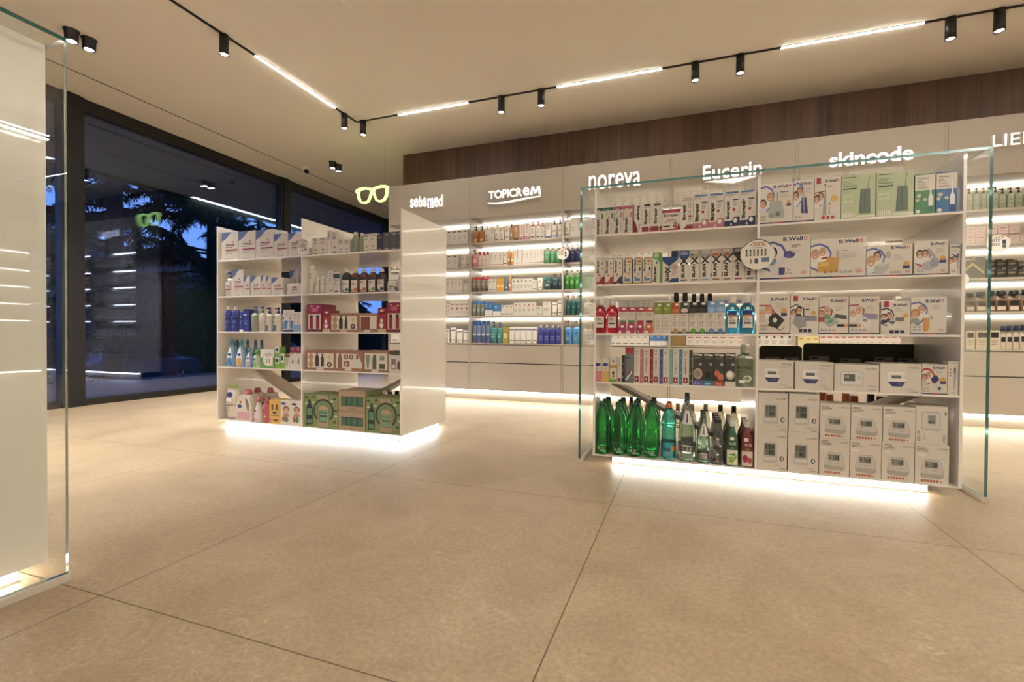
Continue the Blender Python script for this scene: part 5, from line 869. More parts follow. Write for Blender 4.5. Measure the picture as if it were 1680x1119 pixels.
# ------------------------------------------------------------------ goods: where they stand
YR = 2.614
GLp = ['%s shelf left, glass gondola' % s for s in ('top', 'second', 'third', 'fourth', 'bottom')]
GRp = ['%s shelf right, glass gondola' % s for s in ('top', 'second', 'third', 'fourth', 'bottom')]
row(GLp[0], 'packs on the glass-framed gondola top shelf', YR, GZ[0], [
 ('tb1', 975.5, 1006.5, 2, 341), ('tb2', 1006.5, 1037.5, 2, 338.5), ('tb3', 1037.7, 1053, 1, 336), ('tb4', 1053, 1085.5, 2, 334),
 ('tb5', 1086, 1116.5, 1, 343.5), ('tb6', 1117, 1137, 1, 321), ('tb7', 1137.3, 1187.7, 2, 318.5), ('tb8', 1188, 1239.4, 2, 313.5)])
row(GLp[1], 'packs on the glass-framed gondola second shelf', YR, GZ[1], [
 ('tk1', 977, 991.6, 1, 424), ('tk2', 991.8, 1006, 1, 424), ('tk3', 1006.2, 1020.6, 1, 423.5), ('tk4', 1021.3, 1036, 1, 423), ('tk4', 1037.8, 1052.6, 1, 422.4), ('tk4', 1053.4, 1068.6, 1, 422),
 ('tk5', 1070, 1085.6, 1, 414.5), ('bx0', 1086, 1112.8, 1, 421.5), ('bx1', 1113.3, 1130.6, 1, 411), ('bx2', 1130.9, 1147.7, 1, 410), ('bx3', 1147.9, 1165.5, 1, 409),
 ('bx4', 1165.7, 1201.8, 2, 407.5), ('bx5', 1202, 1220.7, 1, 406), ('bx6', 1221, 1239.6, 1, 405), ('bx7', 1101, 1112.5, 1, 411.5, dict(dy=.14))])
row(GLp[2], 'goods on the glass-framed gondola third shelf', YR, GZ[2], [
 ('mw1', 974.8, 994, 1, 490), ('mw1', 994.2, 1013.8, 1, 490), ('sp1', 1014.6, 1043.2, 2, 504), ('sp2', 1043.5, 1057.8, 1, 504), ('sp3', 1058, 1072.6, 1, 504),
 ('sp4', 1073, 1101, 2, 496), ('sz1', 1101.2, 1115.5, 1, 496.5), ('sz2', 1115.7, 1130, 1, 496), ('sz3', 1130.2, 1159.6, 2, 495), ('sz4', 1159.8, 1189.6, 2, 494),
 ('mw2', 1190.2, 1213.2, 1, 485.5), ('mw2', 1214, 1239, 1, 484.5), ('wsm', 1015, 1073, 7, 494, dict(dy=.09)), ('dkb', 1102, 1131, 2, 480, dict(dy=.1)), ('wbk', 1132, 1171, 3, 482, dict(dy=.12))])
row(GLp[3], 'goods on the glass-framed gondola fourth shelf', YR, GZ[3], [
 ('ch1', 974.3, 987, 1, 590), ('ch2', 987.2, 999.6, 1, 590), ('ch3', 1000.4, 1012.6, 1, 586), ('r0', 1013, 1025, 1, 583.3), ('gy', 1026, 1040, 1, 570),
 ('ro1', 1040.3, 1055.8, 1, 573), ('ro2', 1055.9, 1071.8, 1, 573), ('ro3', 1071.9, 1087.6, 1, 573), ('ro4', 1087.8, 1103.8, 1, 574), ('ro5', 1104, 1120, 1, 574), ('ro6', 1120.2, 1136.8, 1, 574.5),
 ('bk1', 1137.3, 1154, 1, 579.5), ('bk2', 1154.2, 1171.6, 1, 580), ('bk3', 1171.8, 1189.2, 1, 580), ('bk4', 1189.5, 1207.5, 1, 580), ('bmd', 1208.3, 1239, 1, 565)])
B5 = 'drinks on the glass-framed gondola bottom shelf'
row(GLp[4], B5, YR, GZ[4], [
 ('gw', 974.5, 998.5, 1, 660, dict(deep=3, pitch=.108)), ('gw', 1001, 1025.4, 1, 661, dict(deep=3, pitch=.108)), ('gw', 1027.5, 1052, 1, 663, dict(deep=3, pitch=.108)), ('gw', 1056, 1081.3, 1, 661.5, dict(deep=3, pitch=.108)),
 ('gw2', 1084, 1109.3, 1, 664, dict(deep=2, pitch=.11)), ('bj1', 1112.5, 1143.3, 1, 654, dict(deep=3, pitch=.118)), ('bj2', 1144.5, 1166, 1, 682, dict(deep=3, pitch=.085)), ('bkc', 1170, 1187, 1, 688.5, dict(deep=4, pitch=.07)),
 ('al1', 1192, 1212.4, 1, 692, dict(deep=4, pitch=.075)), ('al2', 1216.5, 1237.5, 1, 694, dict(deep=3, pitch=.08)),
 ('clw', 1105, 1119, 1, 663, dict(dy=.48)), ('clw', 1128, 1143, 1, 664, dict(dy=.48)), ('clw', 1150, 1166, 1, 664, dict(dy=.48)), ('clr', 1174, 1191, 1, 665, dict(dy=.48)), ('clr', 1196, 1213, 1, 667, dict(dy=.48)),
 ('rdc', 1001, 1015, 1, 672, dict(dy=.5)), ('rdc', 1028, 1042, 1, 652, dict(dy=.48)), ('rdc', 1056, 1070, 1, 650, dict(dy=.48))])
DG = 'medical device boxes on the glass-framed gondola'
row(GRp[0], DG, YR, GZ[0], [('mw_a', 1243.2, 1300.8, 1, 301), ('mw_b', 1301.4, 1335, 1, 295.5), ('mw_c', 1335.7, 1379.2, 1, 291), ('mw_d', 1379.7, 1436.2, 1, 286.5), ('mw_d', 1437.3, 1498.8, 1, 281),
 ('mw_e', 1500.3, 1534.2, 1, 287), ('mw_f', 1535.2, 1570, 1, 284)])
row(GRp[1], DG, YR, GZ[1], [('m2a', 1244, 1328.6, 1, 386.5), ('m2b', 1329.2, 1420.1, 1, 391), ('m2c', 1420.6, 1496.4, 1, 402), ('m2d', 1499, 1555.3, 1, 395), ('m2e', 1556.6, 1577, 1, 401)])
row(GRp[2], DG, YR, GZ[2], [('m3a', 1243.5, 1295.8, 1, 485), ('m3b', 1296.4, 1342.8, 1, 484.5), ('m3c', 1343.2, 1392.2, 1, 487), ('m3d', 1393, 1442.8, 1, 486.5), ('m3e', 1444.8, 1493.6, 1, 494), ('m3f', 1494, 1553.4, 1, 487)])
row(GRp[3], DG, YR, GZ[3], [('c4a', 1243.5, 1302.8, 1, 592), ('c4a', 1304.8, 1368.2, 1, 594.5), ('c4b', 1369.2, 1443, 1, 599), ('c4a', 1444.4, 1512.6, 1, 597.5), ('c4c', 1513.2, 1555, 1, 598), ('c4d', 1555.8, 1573.6, 1, 593)])
lo = [('c5a', 1243, 1292, 707), ('c5a', 1293, 1343.6, 709.5), ('c5b', 1344.5, 1394.6, 719.5), ('c5b', 1395.4, 1446.6, 723.5), ('c5b', 1447.2, 1501, 726.5), ('c5b', 1501.8, 1558.2, 730)]
row(GRp[4]+', below', DG, YR, GZ[4], [(s_, a_, b_, 1, t_) for s_, a_, b_, t_ in lo])
hi = [('c5a', 1243.8, 1292.8, 645), ('c5a', 1294, 1344.6, 646.5), ('c5b', 1345.4, 1395.8, 663), ('c5b', 1396.4, 1448, 665.5), ('c5b', 1449, 1502.4, 668.5), ('c5c', 1503, 1555.4, 667)]
for (s_, a_, b_, t_), (_, la, lb2, lt) in zip(hi, lo):
    zt = at((la+lb2)/2, lt, YR).z+.0008
    row(GRp[4]+', above', DG, YR+.002, zt, [(s_, a_, b_, 1, t_)])

YL = 2.648
HLp = ['%s shelf left, white gondola' % s for s in ('top', 'second', 'third', 'fourth', 'bottom')]
HRp = ['%s shelf right, white gondola' % s for s in ('top', 'second', 'third', 'fourth', 'bottom')]
WG = 'goods on the plain white gondola'
row(HLp[0], WG, YL, GZ[0]-.0, [('sb1', 363.5, 390.7, 1, 381), ('sb1', 391.2, 419.2, 1, 379), ('sb1', 420, 448.6, 1, 377), ('sb1', 449, 472.2, 1, 383.5), ('sb1', 472.8, 494.6, 1, 381.5), ('sb2', 450, 462, 1, 378, dict(dy=.16))])
row(HLp[1], WG, YL, GZ[1], [('sb3', 367.5, 379.2, 1, 446), ('sb1', 379.7, 399.3, 1, 443), ('sb2', 399.8, 410, 1, 453), ('sb1', 411, 427.7, 1, 453.5), ('sb2', 428.1, 436, 1, 452.5), ('sb2', 436.3, 444.7, 1, 453.5), ('sb1', 445.2, 465, 1, 455.8),
 ('sb4', 467.8, 494.2, 1, 464.5), ('sb2', 475, 490, 1, 444, dict(dy=.12))])
row(HLp[2], WG, YL, GZ[2], [('nv1', 366.6, 376.8, 1, 502.5), ('nv1', 377.2, 389.6, 1, 502.5), ('nv2', 390, 398.6, 1, 511), ('nv3', 399, 408.4, 1, 507.5), ('nv4', 409, 422, 1, 502.5), ('nv5', 422.6, 432.6, 1, 502.5), ('nv6', 433, 444, 1, 504), ('nv6', 445.4, 458.8, 1, 504),
 ('nv7', 460.4, 473.6, 1, 508), ('nv7', 473.8, 481, 1, 508), ('nv8', 481.4, 494.4, 2, 512)])
row(HLp[3], WG, YL, GZ[3], [('ba1', 368, 382.6, 1, 556.5), ('ba2', 383.2, 398.8, 1, 556.5), ('ba3', 399.4, 411.8, 1, 570), ('ba5', 413.3, 425.6, 1, 574.5), ('ba6', 427, 450.6, 1, 573),
 ('ba7', 451, 459.8, 1, 595, dict(h=.085)), ('ba7', 460, 468, 1, 580), ('ba8', 468.4, 475.5, 1, 582), ('ba9', 475.7, 494.6, 2, 569.5), ('ba4', 381, 391, 1, 557, dict(dy=.13)), ('ba4', 398, 408, 1, 557, dict(dy=.13)), ('ba4', 411, 421, 1, 557, dict(dy=.13)), ('ba4', 421, 431, 1, 557, dict(dy=.13))])
row(HLp[3]+', stacked', WG, YL, GZ[3]+.0860, [('ba7', 451, 459.8, 1, 573, dict(h=.075, dy=.001))])
row(HLp[4], WG, YL, GZ[4], [('bg1', 366, 386.6, 1, 632), ('jg1', 387.3, 412.3, 1, 640), ('pb1', 413, 427.8, 1, 651), ('pb2', 428.5, 441, 1, 655), ('yb1', 441.6, 459.5, 1, 656.5), ('bb1', 460, 494.8, 2, 658), ('jg1', 405, 427, 1, 637, dict(dy=.16)), ('jg1', 427.5, 448, 1, 637, dict(dy=.16))])
row(HRp[0], WG, YL, GZ[0], [('sv5', 504.6, 511.8, 1, 406), ('sv1', 512.3, 523.4, 1, 390.5), ('sv1', 523.6, 536.4, 1, 389.5), ('sv4', 537, 543.6, 1, 378), ('sv2', 544, 554, 1, 380), ('sv2', 554.8, 564, 1, 393), ('sv2', 564.2, 574, 1, 393), ('sv6', 574.6, 586, 1, 380), ('sv6', 586.6, 596, 1, 382),
 ('sv3', 596.3, 606.2, 1, 384), ('sv3', 606.4, 618, 1, 383), ('sv8', 618.6, 627.8, 1, 385), ('sv7', 628.2, 640, 1, 381), ('sv7', 640.3, 651.8, 1, 380), ('sv7', 652, 659.3, 1, 379)])
row(HRp[1], WG, YL, GZ[1], [('u1', 504, 514, 1, 434.5), ('u1', 514.6, 522, 1, 455), ('u1', 522.4, 531.6, 1, 452.5), ('u1', 532, 538.2, 1, 456.5), ('u2', 538.8, 546.4, 1, 444), ('u3', 546.8, 557, 1, 446.5), ('nt0', 558.8, 572.8, 1, 441.5), ('nt1', 573.2, 587, 1, 442), ('nt2', 587.4, 601.4, 1, 441), ('nt3', 601.8, 616, 1, 441), ('nt4', 616.4, 630.6, 1, 440.5),
 ('ntj', 631, 650, 1, 460.5), ('u1', 652, 659.2, 1, 440)])
row(HRp[2], WG, YL, GZ[2], [('gt1', 503.8, 528.2, 1, 499), ('gt2', 529, 542, 1, 509), ('gt3', 542.4, 587.3, 1, 514), ('gt4', 587.7, 619.3, 1, 514), ('gt2', 619.7, 633.4, 1, 505.5), ('gt1', 634, 659, 1, 496.5)])
row(HRp[3], WG, YL, GZ[3], [('gt3', 503, 548.8, 1, 575), ('gt5', 549, 596.4, 1, 575.5), ('gt6', 596.8, 637.3, 1, 575.5), ('gt7', 637.8, 659, 1, 581.5)])
row(HRp[4], WG, YL, GZ[4], [('gt8', 498.6, 554.8, 1, 648), ('gt8', 599.8, 658.8, 1, 653.5), ('gt9', 555.4, 599.2, 1, 675.5)])
zt = at(577, 675.5, YL).z
row(HRp[4]+', stacked', WG, YL+.002, zt+.001, [('gt9', 555.4, 599.2, 1, 641)])

YW = YC+.03
def wl(n, s_): return '%s level, %s wall cabinet' % (s_, ('first', 'second', 'third', 'fourth', 'fifth', 'sixth')[n])
LV = ('top', 'second', 'third', 'fourth', 'lowest')
WL = 'goods in the lit wall cabinets'
f1 = lambda x: 720+x/6.215
f2 = lambda x: 720+x/4.66
def wrow(n, k, ents): row(wl(n, LV[k]), WL, YW, SHZ[k], ents)
g1 = lambda s_, a, b, n, t: (s_, f1(a), f1(b), n, 280+t/6.215)
g2 = lambda s_, a, b, n, t: (s_, f2(a), f2(b), n, 440+t/4.66)
wrow(0, 0, [g1('q_b6', 84, 300, 4, 607), ('q_b6', 694, 731, 4, 388), ('q_wp', 641, 660, 2, 392), ('q_b1', 661, 692, 3, 390)])
wrow(0, 1, [g1('q_b6', 84, 200, 2, 860), g1('q_wt', 215, 270, 1, 860), g1('q_wt', 278, 308, 1, 850), ('q_b1', 690, 732, 4, 420), ('q_wp', 641, 688, 5, 422)])
wrow(0, 2, [g2('q_b2', 62, 180, 4, 85), g2('q_b1', 185, 230, 2, 115), ('q_b1', 641, 732, 9, 460)])
wrow(0, 3, [g2('q_b5', 60, 82, 1, 275), g2('q_b5', 85, 230, 4, 250), ('q_b5', 641, 732, 8, 500)])
wrow(0, 4, [g2('q_nb', 60, 80, 1, 465), g2('q_nb', 84, 125, 1, 455), g2('q_nb', 130, 178, 1, 468), g2('q_nb', 182, 228, 1, 475), ('q_b1', 641, 732, 7, 540)])
wrow(1, 0, [g1('q_am', 343, 403, 1, 562), g1('q_am', 404, 462, 1, 560), g1('q_wp', 464, 516, 1, 556), g1('q_wt', 518, 560, 1, 566), g1('q_wp', 562, 622, 1, 548), g1('q_wp', 625, 660, 1, 565), g1('q_wt', 664, 718, 1, 556), g1('q_as', 722, 752, 1, 545), g1('q_at', 755, 812, 1, 548), g1('q_pt', 816, 862, 1, 545), g1('q_pt', 864, 922, 1, 535),
 g1('q_rp', 924, 982, 1, 516), g1('q_rp', 985, 1038, 1, 510), g1('q_rp', 1040, 1075, 1, 525), g1('q_bt', 1080, 1143, 1, 522), g1('q_bp', 1145, 1202, 1, 500), g1('q_bp', 1205, 1260, 1, 493)])
wrow(1, 1, [g1('q_pp', 334, 394, 1, 806), g1('q_pr', 398, 438, 1, 825), g1('q_pr', 440, 512, 2, 822), g1('q_b2', 514, 656, 3, 836), g1('q_b1', 660, 694, 1, 832), g1('q_os', 698, 726, 1, 802), g1('q_os', 732, 760, 1, 812), g1('q_b2', 762, 845, 1, 800), g1('q_b2', 850, 1040, 5, 812), g1('q_b1', 1042, 1070, 1, 815), g1('q_gp', 1075, 1132, 1, 782), g1('q_gp', 1136, 1184, 1, 784), g1('q_gp', 1187, 1262, 1, 780)])
wrow(1, 2, [g2('q_rc', 250, 386, 4, 66), g2('q_b1', 380, 438, 2, 82), g2('q_ye', 440, 500, 2, 78), g2('q_bc', 502, 527, 1, 82), g2('q_os', 529, 555, 1, 50), g2('q_b3', 558, 714, 5, 80), g2('q_b1', 716, 750, 1, 90), g2('q_wt', 752, 794, 1, 72), g2('q_tj', 796, 862, 1, 64), g2('q_tp', 866, 914, 1, 42), g2('q_tp', 916, 943, 1, 38)])
wrow(1, 3, [g2('q_bb', 250, 348, 3, 252), g2('q_b7', 350, 411, 2, 258), g2('q_b7', 413, 474, 1, 278), g2('q_b1', 476, 568, 3, 282), g2('q_b8', 570, 740, 5, 262), g2('q_b1', 742, 790, 1, 290), g2('q_b4', 792, 858, 1, 255), g2('q_nb', 862, 903, 1, 262), g2('q_nb', 905, 943, 1, 248)])
wrow(1, 4, [g2('q_bw', 252, 388, 4, 402), g2('q_te', 390, 440, 1, 408), g2('q_te', 442, 485, 1, 412), g2('q_yg', 487, 530, 1, 446), g2('q_nb', 532, 752, 5, 448), g2('q_iv', 755, 938, 4, 436)])
wrow(2, 0, [g1('q_wp', 1283, 1335, 1, 465), g1('q_b4', 1338, 1555, 3, 475), ('q_b4', 971, 1097, 5, 352)])
wrow(2, 1, [g1('q_np', 1285, 1440, 3, 745), ('q_b4', 953, 1000, 2, 412), ('q_b1', 1001, 1097, 8, 415)])
wrow(2, 2, [g2('q_gg', 960, 1078, 3, 12), ('q_gp', 955, 975, 1, 445), ('q_b2', 977, 1097, 9, 452)])
wrow(2, 3, [g2('q_tg', 968, 1088, 3, 205), ('q_wp', 957, 1000, 3, 488), ('q_b3', 1001, 1097, 7, 495)])
wrow(2, 4, [g2('q_sb', 957, 1080, 2, 402), g2('q_wp', 1100, 1180, 2, 420), ('q_b1', 999, 1065, 6, 549), ('q_b7', 1066, 1096, 3, 549)])
for n_, (xa, xb) in ((3, (1103, 1304)), (4, (1310, 1500))):
    rr = random.Random(n_)
    for k_ in range(4):
        yy = {0: 348, 1: 405, 2: 452, 3: 500}[k_] - (6 if n_ == 4 else 0); x_ = xa; en = []
        prev = None
        while x_ < xb-24:
            s_ = rr.choice([q for q in ('q_b1', 'q_b2', 'q_b4', 'q_wp', 'q_b3', 'q_bp', 'q_b5', 'q_wt') if q != prev]); prev = s_; n2 = rr.choice((2, 3, 4)); w2 = 11.5 if s_ != 'q_b4' else 20
            w2 *= 1.0; x2 = min(x_+n2*w2, xb); n2 = max(1, int((x2-x_)/w2)); en.append((s_, x_, x_+n2*w2, n2, yy-rr.uniform(0, 8))); x_ += n2*w2+1.0
        wrow(n_, k_, en)
wrow(3, 4, [('q_kb', 1103, 1124, 2, 549), ('q_wr', 1126, 1236, 8, 549), ('q_b3', 1240, 1302, 5, 549)])
wrow(4, 4, [('q_yl', 1309, 1344, 3, 548), ('q_wr', 1345, 1498, 13, 548)])
h1 = lambda s_, a, b, n, t: (s_, 1560+a/5.09, 1560+b/5.09, n, 280+t/5.09)
h2 = lambda s_, a, b, n, t: (s_, 1560+a/4.66, 1560+b/4.66, n, 480+t/4.66)
wrow(5, 0, [h1('q_pg', 128, 250, 2, 140), h1('q_pg', 253, 400, 3, 134), h1('q_pg', 404, 606, 3, 138), h1('q_pg', 608, 920, 4, 128)])
wrow(5, 2, [h1('q_gc', 100, 290, 1, 722), h1('q_bg', 296, 376, 1, 812), h1('q_bg', 378, 468, 1, 812), h1('q_bg', 471, 556, 1, 812), h1('q_bg', 559, 640, 1, 815)])
zt = at(1660, 280+812/5.09, YW).z+.002
row(wl(5, 'third')+', stacked', WL, YW+.002, zt, [h1('q_bg', 296, 376, 1, 742), h1('q_bg', 378, 468, 1, 740), h1('q_bg', 471, 556, 1, 738), h1('q_bg', 559, 640, 1, 755)])
wrow(5, 1, [h1('q_pk', 128, 206, 1, 540), h1('q_pk', 208, 292, 1, 540), h1('q_pk', 296, 388, 1, 535), h1('q_pk', 390, 480, 1, 533), h1('q_pk', 484, 575, 1, 530), h1('q_pk', 578, 920, 4, 520)])
zt = at(1640, 280+533/5.09, YW).z+.002
row(wl(5, 'second')+', stacked', WL, YW+.002, zt, [h1('q_pk', 128, 206, 1, 470), h1('q_pk', 208, 292, 1, 468), h1('q_pk', 296, 388, 1, 462), h1('q_pk', 390, 480, 1, 458), h1('q_pk', 484, 575, 1, 452)])
wrow(5, 3, [h2('q_br', 115, 188, 1, 2), h2('q_br', 192, 280, 1, -6), h2('q_br', 283, 342, 1, -12), h2('q_br', 344, 436, 1, -14), h2('q_br', 440, 535, 1, -16), h2('q_br', 538, 860, 3, -24)])
wrow(5, 4, [h2('q_be', 116, 186, 1, 292), h2('q_be', 194, 290, 1, 290), h2('q_be', 294, 378, 1, 290), h2('q_dn', 380, 426, 1, 256), h2('q_dn', 428, 476, 1, 254), h2('q_dn', 478, 530, 1, 252), h2('q_dn', 533, 860, 5, 246)])

# round price signs on slim stands
def price_round(u, v, Y, r, lean, label, arc='24406c', sty=0, stem=None, zb=None):
    p = at(u, v, Y); mb = MB(); face = M('e4dccf', .4); n = 32; w_ = .0015
    for y in (0, w_): mb.face([(r*math.cos(2*math.pi*i/n), y, r*math.sin(2*math.pi*i/n)) for i in range(n)], face)
    for i in range(n):
        a, b = 2*math.pi*i/n, 2*math.pi*(i+1)/n
        mb.face([(r*math.cos(a), 0, r*math.sin(a)), (r*math.cos(b), 0, r*math.sin(b)), (r*math.cos(b), w_, r*math.sin(b)), (r*math.cos(a), w_, r*math.sin(a))], face)
    art = [ring(arc, .5, .5, .49, .49, .03, 30, 150), T('b88430', '-20%', .28, .76, .74, .90, 0, .03), R('2c4470', .32, .70, .64, .72)]
    if sty == 0:
        art += [[R('3c3a3c', .16+.11*i, .44, .21+.11*i, .66) for i in range(6)], [R('8a8682', .17+.11*i, .48, .20+.11*i, .60) for i in range(6)], R('5c7c9c', .62, .24, .84, .38), R('2c5470', .42, .20, .52, .36), R('7c6c5c', .28, .20, .33, .34)]
    elif sty == 1: art += [R('8c9c5c', .3, .22, .42, .5), R('8c9c5c', .6, .22, .72, .5), R('3c4c8c', .28, .52, .44, .56), R('3c4c8c', .58, .52, .74, .56)]
    else: art += [[R('8c847c', .12+.09*i, .36+.2*j, .18+.09*i, .5+.2*j) for i in range(5) for j in range(2)], R('34404c', .66, .44, .80, .66), R('4c5a58', .66, .24, .82, .40)]
    draw(mb, art, lambda a, b, e: ((a-.5)*2*r, -e, (b-.5)*2*r))
    if zb is not None: mb.box(-.004, .004, w_, w_+.003, zb-p.z, -r*.8, M('d8d0c4', .3))
    else: mb.box(-.01, .01, w_, w_+.012, -r*.25, 0, ACRYL)
    o = mb.build('price_sign', None, p); o.rotation_euler[2] = math.radians(lean)
    tag(o, label, 'sign', 'round discount signs on the shelves')
price_round(1242.5, 417, 2.585, .077, 0, 'large round discount sign on the divider of the glass-framed gondola')
price_round(497, 405, 2.615, .054, 0, 'round discount sign at the divider of the plain white gondola', arc='1c1c24')
price_round(439.5, 590, 2.625, .048, 0, 'round discount sign before the green boxes on the plain white gondola', arc='1c1c24', sty=1)
price_round(923.5, 416, 4.715, .062, 0, 'round discount sign between second and third wall cabinets', sty=2, zb=SHZ[2])
price_round(1638, 398.5, 4.73, .075, 0, 'round discount sign below the pink boxes at far right', sty=2)
price_round(1571, 459, 4.73, .075, 0, 'round discount sign partly hidden behind the glass-framed gondola side', sty=2)

# dark tray boards and grey ticket holders in the rear row, fourth shelf right half
DK = M('3c3f2e', .6)
for (ua, ub, vt, t_) in ((1246, 1316, 567, 'short'), (1318, 1516, 563, 'long')):
    a, b = at(ua, vt, 3.05), at(ub, vt, 3.05); mb = MB(); w_ = b.x-a.x; h_ = a.z-GZ[3]; r_ = .02
    out = [(0, 0), (w_, 0), (w_, h_-r_)]+[(w_-r_+r_*math.cos(t*math.pi/8), h_-r_+r_*math.sin(t*math.pi/8)) for t in range(1, 5)]+[(r_-r_*math.sin(t*math.pi/8), h_-r_+r_*math.cos(t*math.pi/8)) for t in range(0, 5)]
    for y in (0, .008): mb.face([(x, y, z) for x, z in out], DK)
    for i in range(len(out)):
        p, q = out[i], out[(i+1) % len(out)]; mb.face([(p[0], 0, p[1]), (q[0], 0, q[1]), (q[0], .008, q[1]), (p[0], .008, p[1])], DK)
    mb.box(0, w_, .008, .06, 0, .006, DK)
    tag(mb.build('tray_board', None, (a.x, 3.05, GZ[3]+.0003)), '%s dark rounded board standing behind the low monitor boxes' % t_, 'board', 'dark boards behind the monitor boxes')
tk = M('8c8a84', .4)
for i, (ua, ub, vt) in enumerate(((1256, 1281, 586), (1286, 1311, 586), (1328, 1360, 584), (1378, 1412, 588), (1435, 1466, 586), (1474, 1510, 588))):
    a, b = at(ua, vt, 3.0), at(ub, vt, 3.0); h_ = a.z-GZ[3]
    mb = MB(); mb.box(0, b.x-a.x, 0, .003, 0, h_, tk); mb.box(0, b.x-a.x, .003, .03, 0, .002, tk); mb.box(.01, .04, -.0008, 0, h_-.015, h_-.008, BLK)
    tag(mb.build('ticket_holder', None, (a.x, 3.0, GZ[3]+.0003)), 'grey ticket holder before the dark boards, %s from left' % ORD[i], 'ticket holder', 'grey ticket holders on the fourth shelf')
row(GRp[4], DG, 3.02, GZ[4], [('orc', 1340, 1362, 1, 644, dict(dy=.1)), ('orc', 1378, 1400, 1, 646, dict(dy=.1)), ('orc', 1350, 1374, 1, 648), ('orc', 1391, 1415, 1, 650), ('nvc', 1419, 1441, 1, 646, dict(dy=.1)), ('nvc', 1458, 1480, 1, 648, dict(dy=.1)), ('nvc', 1435, 1457, 1, 651)])
row(HRp[4], WG, 3.0, GZ[4], [('dkb', 606, 618, 1, 643), ('dkb', 632, 643, 1, 643), ('dkb', 644, 655, 1, 642)])
finish_labels()


# ------------------------------------------------------------------ outside
GZO = -1.1
asph = plaster('3a3d46', 'asphalt')
struct(MB().box(-70, -9.5, -30, 60, GZO-.2, GZO, asph).build('street_ground'))
struct(MB().box(-9.5, XW-.13, -30, 60, -.3, -.1, plaster('6a6c74', 'pavement_stone')).box(-9.5, -9.45, -30, 60, GZO, -.1, asph).build('pavement_ground'))
so = MB(); so.box(-8.0, XW-.13, -10, 30, 3.05, 3.25, plaster('6c7076', 'soffit_panel')); so.box(-8.06, -8.0, -10, 30, 3.0, 3.3, BLK)
for x in (-6.3, -7.1): so.box(x-.006, x+.006, -10, 30, 3.045, 3.05, BLK)
struct(so.build('soffit_outside'))
leaf = M('0e1c10', .8); leaf2 = M('16281a', .8); bark = M('221b16', .9)
def cedar(x, y, h, spread, trunk_r, seed, label, low=.25, n=75):
    q = random.Random(seed); root = empty('conifer_tree', (x, y, GZO)); tag(root, label, 'tree', 'dark conifers outside the windows')
    t = MB(); t.tube([(0, 0, -.05), (.05, .03, h*.35), (0, .05, h*.7), (.02, 0, h)], [trunk_r, trunk_r*.8, trunk_r*.45, .02], bark, 10); t.build('trunk', root)
    b = MB(); f = MB()
    for i in range(n):
        z = h*(low+(1-low)*i/n); L = spread*(1.05-.8*(z/h-low)/(1-low))*q.uniform(.65, 1.1); a = q.uniform(0, 2*math.pi)
        d = Vector((math.cos(a), math.sin(a), 0)); pts = []
        for s_ in range(7):
            u = s_/6; pts.append(Vector((0, 0, z))+d*L*u+Vector((0, 0, L*(.16*u-.42*u*u)))+Vector((q.uniform(-1, 1), q.uniform(-1, 1), 0))*.05*L*u)
        b.tube(pts, [.03*(1-u/7)+.006 for u in range(7)], bark, 5)
        for k in range(int(70*L)):
            u = q.uniform(.12, 1)**.8; j = min(int(u*6), 5); p = pts[j].lerp(pts[j+1], u*6-j)
            side = Vector((-d.y, d.x, 0))*q.choice((-1, 1)); tip = p+side*q.uniform(.08, .5)*(1.1-u*.5)*L*.30+d*q.uniform(0, .25)+Vector((0, 0, -q.uniform(.02, .28)))
            m = (p+tip)/2+Vector((0, 0, .03)); w_ = q.uniform(.008, .022); n_ = Vector((q.uniform(-1, 1), q.uniform(-1, 1), .4)).normalized()*w_
            mt = leaf if q.random() < .6 else leaf2
            f.face([p-n_*.3, m-n_, tip], mt); f.face([p+n_*.3, m+n_, tip], mt); f.face([p-n_*.4, m+n_*1.6+Vector((0, 0, -.05)), m-n_*1.2+Vector((0, 0, .02))], mt)
            for _ in range(4):
                c = p.lerp(tip, q.uniform(.2, 1)); e = c+Vector((q.uniform(-.08, .08), q.uniform(-.08, .08), -q.uniform(.03, .15))); f.face([c, c+Vector((.012, .012, 0)), e], mt)
    b.build('branches', root); f.build('foliage', root); return root
cedar(-11.6, 6.55, 10.5, 3.6, .20, 1, 'tall conifer with a thick trunk behind the reflected lit sign', .30)
cedar(-12.5, 9.4, 9.5, 4.0, .16, 2, 'spreading conifer behind the near window, right of the trunk', .20, 85)
cedar(-15.5, 13.6, 8.5, 3.4, .15, 3, 'conifer seen over the white gondola near the window mullion', .22)
cedar(-14.5, 4.3, 9.0, 3.2, .16, 4, 'conifer at the left end of the near window', .28)
for i_, (x_, y_) in enumerate(((-21, 11.5), (-20, 15.5), (-22, 19.5), (-21, 24), (-23, 29), (-20.5, 8))):
    cedar(x_, y_, 4.0+.4*(i_ % 3), 3.0, .12, 20+i_, 'bushy conifer in the row across the street, %s from the left' % ORD[(i_+1) % 6], .04, 80)
hd = MB(); q = random.Random(5)
for i in range(9000):
    c = Vector((q.uniform(-24, -22.5), q.uniform(8, 34), GZO+q.uniform(0, 3.2))); a = q.uniform(0, 6.28)
    d = Vector((math.cos(a)*.16, math.sin(a)*.16, q.uniform(-.1, .12))); e = Vector((q.uniform(-.08, .08), q.uniform(-.08, .08), .14)); hd.face([c-d, c+d, c+e], leaf2)
hd.box(-24, -22.8, 8, 34, GZO, GZO+2.6, leaf)
o = hd.build('hedge'); tag(o, 'long dark hedge across the street', 'hedge'); o['kind'] = 'stuff'
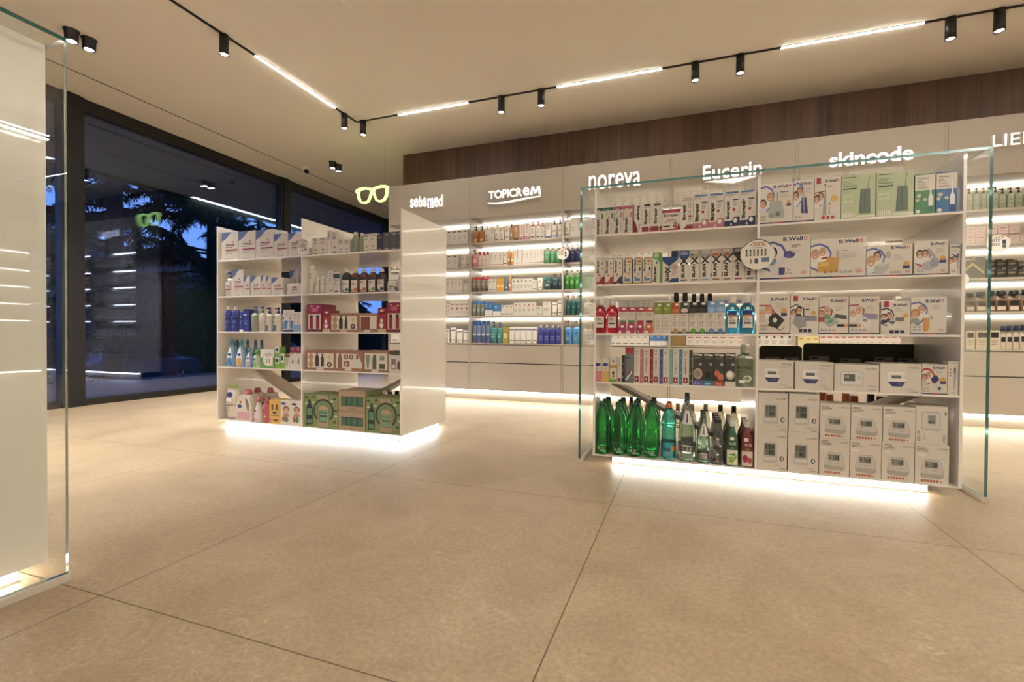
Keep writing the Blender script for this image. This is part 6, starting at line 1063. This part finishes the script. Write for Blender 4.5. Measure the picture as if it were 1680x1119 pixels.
# apartment block far behind the trees
bl = empty('apartment_building', (-46, 30, GZO)); tag(bl, 'dim blue apartment block far behind the conifers', 'building')
wm = M('2c3242', .8); dk = M('141820', .25)
MB().box(-4, 0, -22, 20, 0, 9.0, wm).build('facade', bl); MB().box(-4.2, .3, -22.3, 20.3, 9.0, 9.4, M('343a48', .8)).build('roof', bl)
for fl in range(3):
    for k in range(13):
        MB().box(-.1, .03, -20.6+3.1*k, -19.1+3.1*k, 1.3+3*fl, 2.9+3*fl, dk).build('window', bl)
    MB().box(.0, .9, -21.5, 19.5, .95+3*fl, 1.08+3*fl, M('3c4458', .7)).build('balcony', bl)
def car(x, y, rz, col, label):
    root = empty('car', (x, y, GZO), rz); tag(root, label, 'car', 'cars in the street')
    prof = [(-2.1, .35), (-2.15, .62), (-2.05, .82), (-1.35, .92), (-.75, 1.38), (-.2, 1.46), (.75, 1.44), (1.45, 1.02), (1.95, .92), (2.1, .7), (2.1, .35)]
    m = MB(); pm = M(col, .25)
    for sy in (-1, 1):
        pts = [Vector((px_, sy*(.84 if pz < .95 else .66), pz)) for px_, pz in prof]
        for tri in geometry.tessellate_polygon([[Vector((p.x, p.z, 0)) for p in pts]]): m.face([pts[t] for t in tri], pm)
    for i in range(len(prof)):
        p, q2 = prof[i], prof[(i+1) % len(prof)]; a = .84 if p[1] < .95 else .66; b = .84 if q2[1] < .95 else .66
        m.face([(p[0], -a, p[1]), (p[0], a, p[1]), (q2[0], b, q2[1]), (q2[0], -b, q2[1])], pm, True)
    m.build('body', root)
    for sy in (-1, 1):
        g = MB(); y1, y2 = sy*.79, sy*.682
        g.face([(-1.15, sy*.825, .98), (1.2, sy*.825, .98), (.7, sy*.69, 1.36), (-.65, sy*.69, 1.36)], dk); g.build('side_window', root)
    for wx in (-1.3, 1.3):
        for sy in (-1, 1):
            w_ = MB(); k = 20
            pr = [(sy*.66, .30), (sy*.88, .32), (sy*.885, .22), (sy*.87, .2)]
            for a_, b_ in zip(pr[:-1], pr[1:]):
                for i in range(k):
                    t0, t1 = 2*math.pi*i/k, 2*math.pi*(i+1)/k
                    w_.face([(wx+a_[1]*math.cos(t0), a_[0], .32+a_[1]*math.sin(t0)), (wx+a_[1]*math.cos(t1), a_[0], .32+a_[1]*math.sin(t1)), (wx+b_[1]*math.cos(t1), b_[0], .32+b_[1]*math.sin(t1)), (wx+b_[1]*math.cos(t0), b_[0], .32+b_[1]*math.sin(t0))], BLK)
            for i in range(5):
                t0 = 2*math.pi*i/5; w_.face([(wx+.03*math.cos(t0+1.5), sy*.878, .32+.03*math.sin(t0+1.5)), (wx+.2*math.cos(t0+.12), sy*.878, .32+.2*math.sin(t0+.12)), (wx+.2*math.cos(t0-.12), sy*.878, .32+.2*math.sin(t0-.12)), (wx+.03*math.cos(t0-1.5), sy*.878, .32+.03*math.sin(t0-1.5))], M('9aa4b4', .3, 'p', .6))
            w_.build('wheel', root)
    hl = MB()
    for sy in (-1, 1): hl.box(2.08, 2.13, sy*.6-.14, sy*.6+.14, .62, .74, EM((1, .95, .85), 3, 'headlamp'))
    hl.build('headlamp', root)
    return root
car(-17.5, 10.2, math.radians(96), '2c3a5c', 'dark blue car in the street behind the reflected shelves')
car(-19.3, 17.6, math.radians(90), '38445c', 'grey-blue car further along the street')
car(-17.6, 5.8, math.radians(93), '343c50', 'dark car at the left end of the near window')
